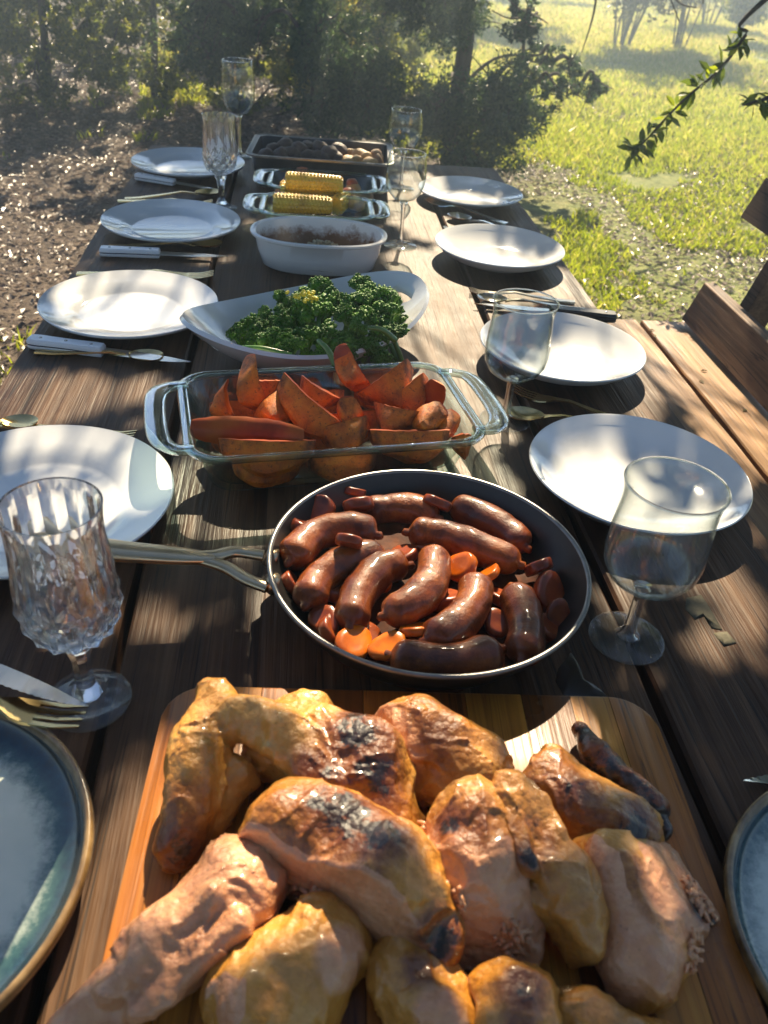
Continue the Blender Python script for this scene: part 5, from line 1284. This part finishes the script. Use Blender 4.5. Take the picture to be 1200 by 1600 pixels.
piece('skinned pink chicken drumstick at the bottom left of the board', [((372, 1390, .052), (255, 1490, .045), .037, .030), ((255, 1490, .042), (110, 1600, .036), .026, .014), ((330, 1400, .078), (170, 1545, .056), .009, .007), ((365, 1440, .072), (215, 1575, .050), .010, .007)], k=.006, base_meat=.8, gold=[((150, 1560, .05), .05)], seed=4, fold=.0020, rough=.0008)
piece('carved chunk of chicken with white meat showing, right of the centre', [((735, 1290, .070), (745, 1420, .055), .034, .042), ((745, 1420, .05), (790, 1470, .045), .034, .026)], cuts=[((712, 1365, .078), (-.62, -.42, .66)), ((785, 1440, .062), (.38, -.62, .68)), ((735, 1430, .060), (-.15, -.90, .42))], base_gold=.3, gold=[((745, 1300, .11), .04)], char=[((735, 1285, .105), .013), ((705, 1295, .08), .010), ((765, 1285, .10), .006)], meat=[((660, 1330, .06), .02)], seed=5, fold=.0028, sl=.9, shred=[((690, 1420, .07), .03, 30), ((800, 1480, .05), .02, 30), ((672, 1320, .06), .015, 15)])
piece('folded golden chicken wing right of the carved chunk', [((788, 1256, .080), (822, 1335, .084), .017, .009), ((802, 1250, .074), (862, 1340, .070), .017, .019), ((862, 1340, .070), (908, 1455, .056), .019, .020), ((905, 1460, .052), (815, 1380, .056), .019, .015)], k=.0035, sl=.98, base_gold=.42, gold=[((822, 1325, .08), .022)], char=[((828, 1340, .085), .007)], seed=6, fold=.0016)
piece('charred chicken thigh on the right half of the board', [((855, 1225, .048), (945, 1300, .045), .034, .037), ((945, 1300, .04), (985, 1310, .040), .026, .022)], char=[((905, 1235, .085), .017), ((925, 1265, .085), .017), ((945, 1300, .085), .013), ((880, 1235, .085), .010), ((990, 1300, .06), .014)], gold=[((860, 1195, .075), .025)], base_gold=.12, cuts=[((960, 1345, .05), (.1, -.85, .4))], seed=7, sl=.82)
piece('blackened chicken wing tip at the top right of the board', [((898, 1148, .036), (945, 1195, .044), .008, .013), ((945, 1195, .044), (1020, 1255, .040), .014, .012), ((930, 1190, .034), (985, 1250, .034), .012, .010), ((985, 1250, .032), (1035, 1305, .030), .009, .004)], k=.004, base_gold=.4, char=[((905, 1155, .045), .020), ((940, 1200, .045), .018), ((970, 1235, .04), .016), ((1000, 1265, .035), .016), ((1033, 1300, .03), .018)], seed=8, fold=.0016)
piece('pale carved chicken breast at the right of the board', [((975, 1380, .045), (990, 1510, .042), .038, .028), ((1050, 1390, .042), (1010, 1500, .04), .030, .024), ((1085, 1412, .035), (1105, 1418, .033), .014, .010)], cuts=[((1052, 1400, .070), (.62, .08, .70)), ((948, 1430, .062), (-.60, -.15, .66))], gold=[((985, 1360, .08), .016), ((990, 1420, .08), .020), ((1010, 1480, .075), .020), ((1000, 1450, .08), .018)], base_gold=.12, meat=[((945, 1490, .055), .034), ((1065, 1400, .06), .030), ((1030, 1510, .05), .02)], char=[((1100, 1425, .04), .012), ((1085, 1430, .045), .008)], seed=9, fold=.0020, sl=.88, shred=[((1085, 1410, .04), .03, 50), ((1060, 1480, .04), .02, 20)])
piece('shadowed chicken thigh with pale cut meat at the bottom left centre', [((500, 1490, .045), (400, 1585, .045), .042, .042)], cuts=[((385, 1560, .08), (-.7, -.3, .6))], base_gold=.25, meat=[((545, 1500, .07), .02)], seed=10, fold=.003, sl=.76)
piece('dim chicken piece in shadow at the bottom centre', [((630, 1530, .038), (690, 1600, .042), .038, .038)], base_gold=.3, char=[((660, 1500, .07), .008)], meat=[((700, 1590, .07), .02)], seed=11, sl=.72)
piece('small bright yellow chicken joint at the bottom edge', [((808, 1572, .050), (815, 1610, .050), .028, .028)], base_gold=.35, char=[((820, 1545, .075), .010), ((825, 1575, .082), .011), ((828, 1600, .08), .010)], seed=12, sl=.9)
piece('bright yellow chicken drumstick end at the bottom right edge', [((900, 1600, .045), (1070, 1640, .036), .022, .013)], base_gold=.45, seed=13)

# ================================================================== SMALL THINGS ON THE WOOD
M_lich = simple('pale_lichen', [(.07, .06, .032), (.12, .105, .06)], 60, rough=.8, bmp=.5, bscale=150)
def flake(lb, pts, z, name='lichen_patch', mat=M_lich, cat='lichen', th=.0012, group=None):
    q = np.array([P(x, y, z) for x, y in pts]); c = q.mean(0); q = q - c; r = np.random.default_rng(len(pts)); n = len(q)
    rg = [[p * 1.0 for p in q], [p * .96 + np.array([0, 0, th]) for p in q], [p * .4 + np.array([0, 0, th * 1.1]) for p in q]]
    tag(obj(name, mesh(name, *loft(rg, False, True), mat), None, c + np.array([0, 0, .0004])), lb, cat, group)
flake('pale lichen patch on the right table plank, larger one', [(1072, 935), (1095, 930), (1108, 950), (1128, 985), (1112, 982), (1100, 962), (1085, 968), (1070, 952)], 0, group='lichen on the table')
flake('small pale lichen patch beside the larger one', [(1115, 990), (1135, 988), (1150, 1005), (1130, 1010)], 0, group='lichen on the table')
M_spill = simple('dark_wet_gravy_stain', [(.012, .006, .004), (.03, .014, .008)], 50, rough=.2)
flake('dark wet gravy spill on the table between the pan and the board', [(872, 1045), (892, 1020), (905, 1040), (912, 1062), (932, 1072), (948, 1088), (915, 1092), (880, 1086), (868, 1066)], 0, 'gravy_spill', M_spill, 'spill', .0002)
M_dryleaf = leafmat('olive_dry_leaf', [(.12, .11, .05), (.2, .18, .08), (.3, .25, .12)], trans=.2)
for i, (lb, px, py, z) in enumerate([('tiny dark leaf on the bench seat', 1093, 580, -.31), ('tiny curled leaf on the bench seat', 1100, 600, -.31), ('pale leaf on the bench under the backrest', 1167, 640, -.31), ('small dry leaf at the bench seat gap', 1012, 515, -.31), ('dry leaf scrap beside the gap of the bench seat', 1024, 528, -.31)]):
    L = np.array([(0, 0, .001), (.4, .18, .12), (1, 0, .05), (.4, -.18, .12), (.45, 0, .0)]) * .022
    me = mesh('fallen_leaf', L, [(0, 4, 1), (4, 2, 1), (0, 3, 4), (4, 3, 2)], M_dryleaf, False); fattr(me, 'tone', np.full(5, .2 + .15 * i))
    tag(obj('fallen_leaf', me, None, P(px, py, z) + np.array([0, 0, .001]), (0, 0, i * 1.9)), lb, 'leaf', 'fallen leaves on the bench')

# ================================================================== ADDED HAZE
def haze():  # added volume; its glow stands in for veiling glare from the sun
    V, F = box(-40, 40, -6, 40, -1.2, 3.95)
    m, t, b, o = nodes('added_haze'); t.nodes.remove(b)
    pv = t.nodes.new('ShaderNodeVolumePrincipled'); pv.inputs['Color'].default_value = (.66, .83, 1, 1); pv.inputs['Density'].default_value = .022; pv.inputs['Anisotropy'].default_value = .56
    t.links.new(pv.outputs[0], o.inputs['Volume'])
    tag(obj('haze', mesh('haze', V, F, m, False)), 'pale haze volume added to stand in for sun glare', 'haze', kind='stuff')
haze()
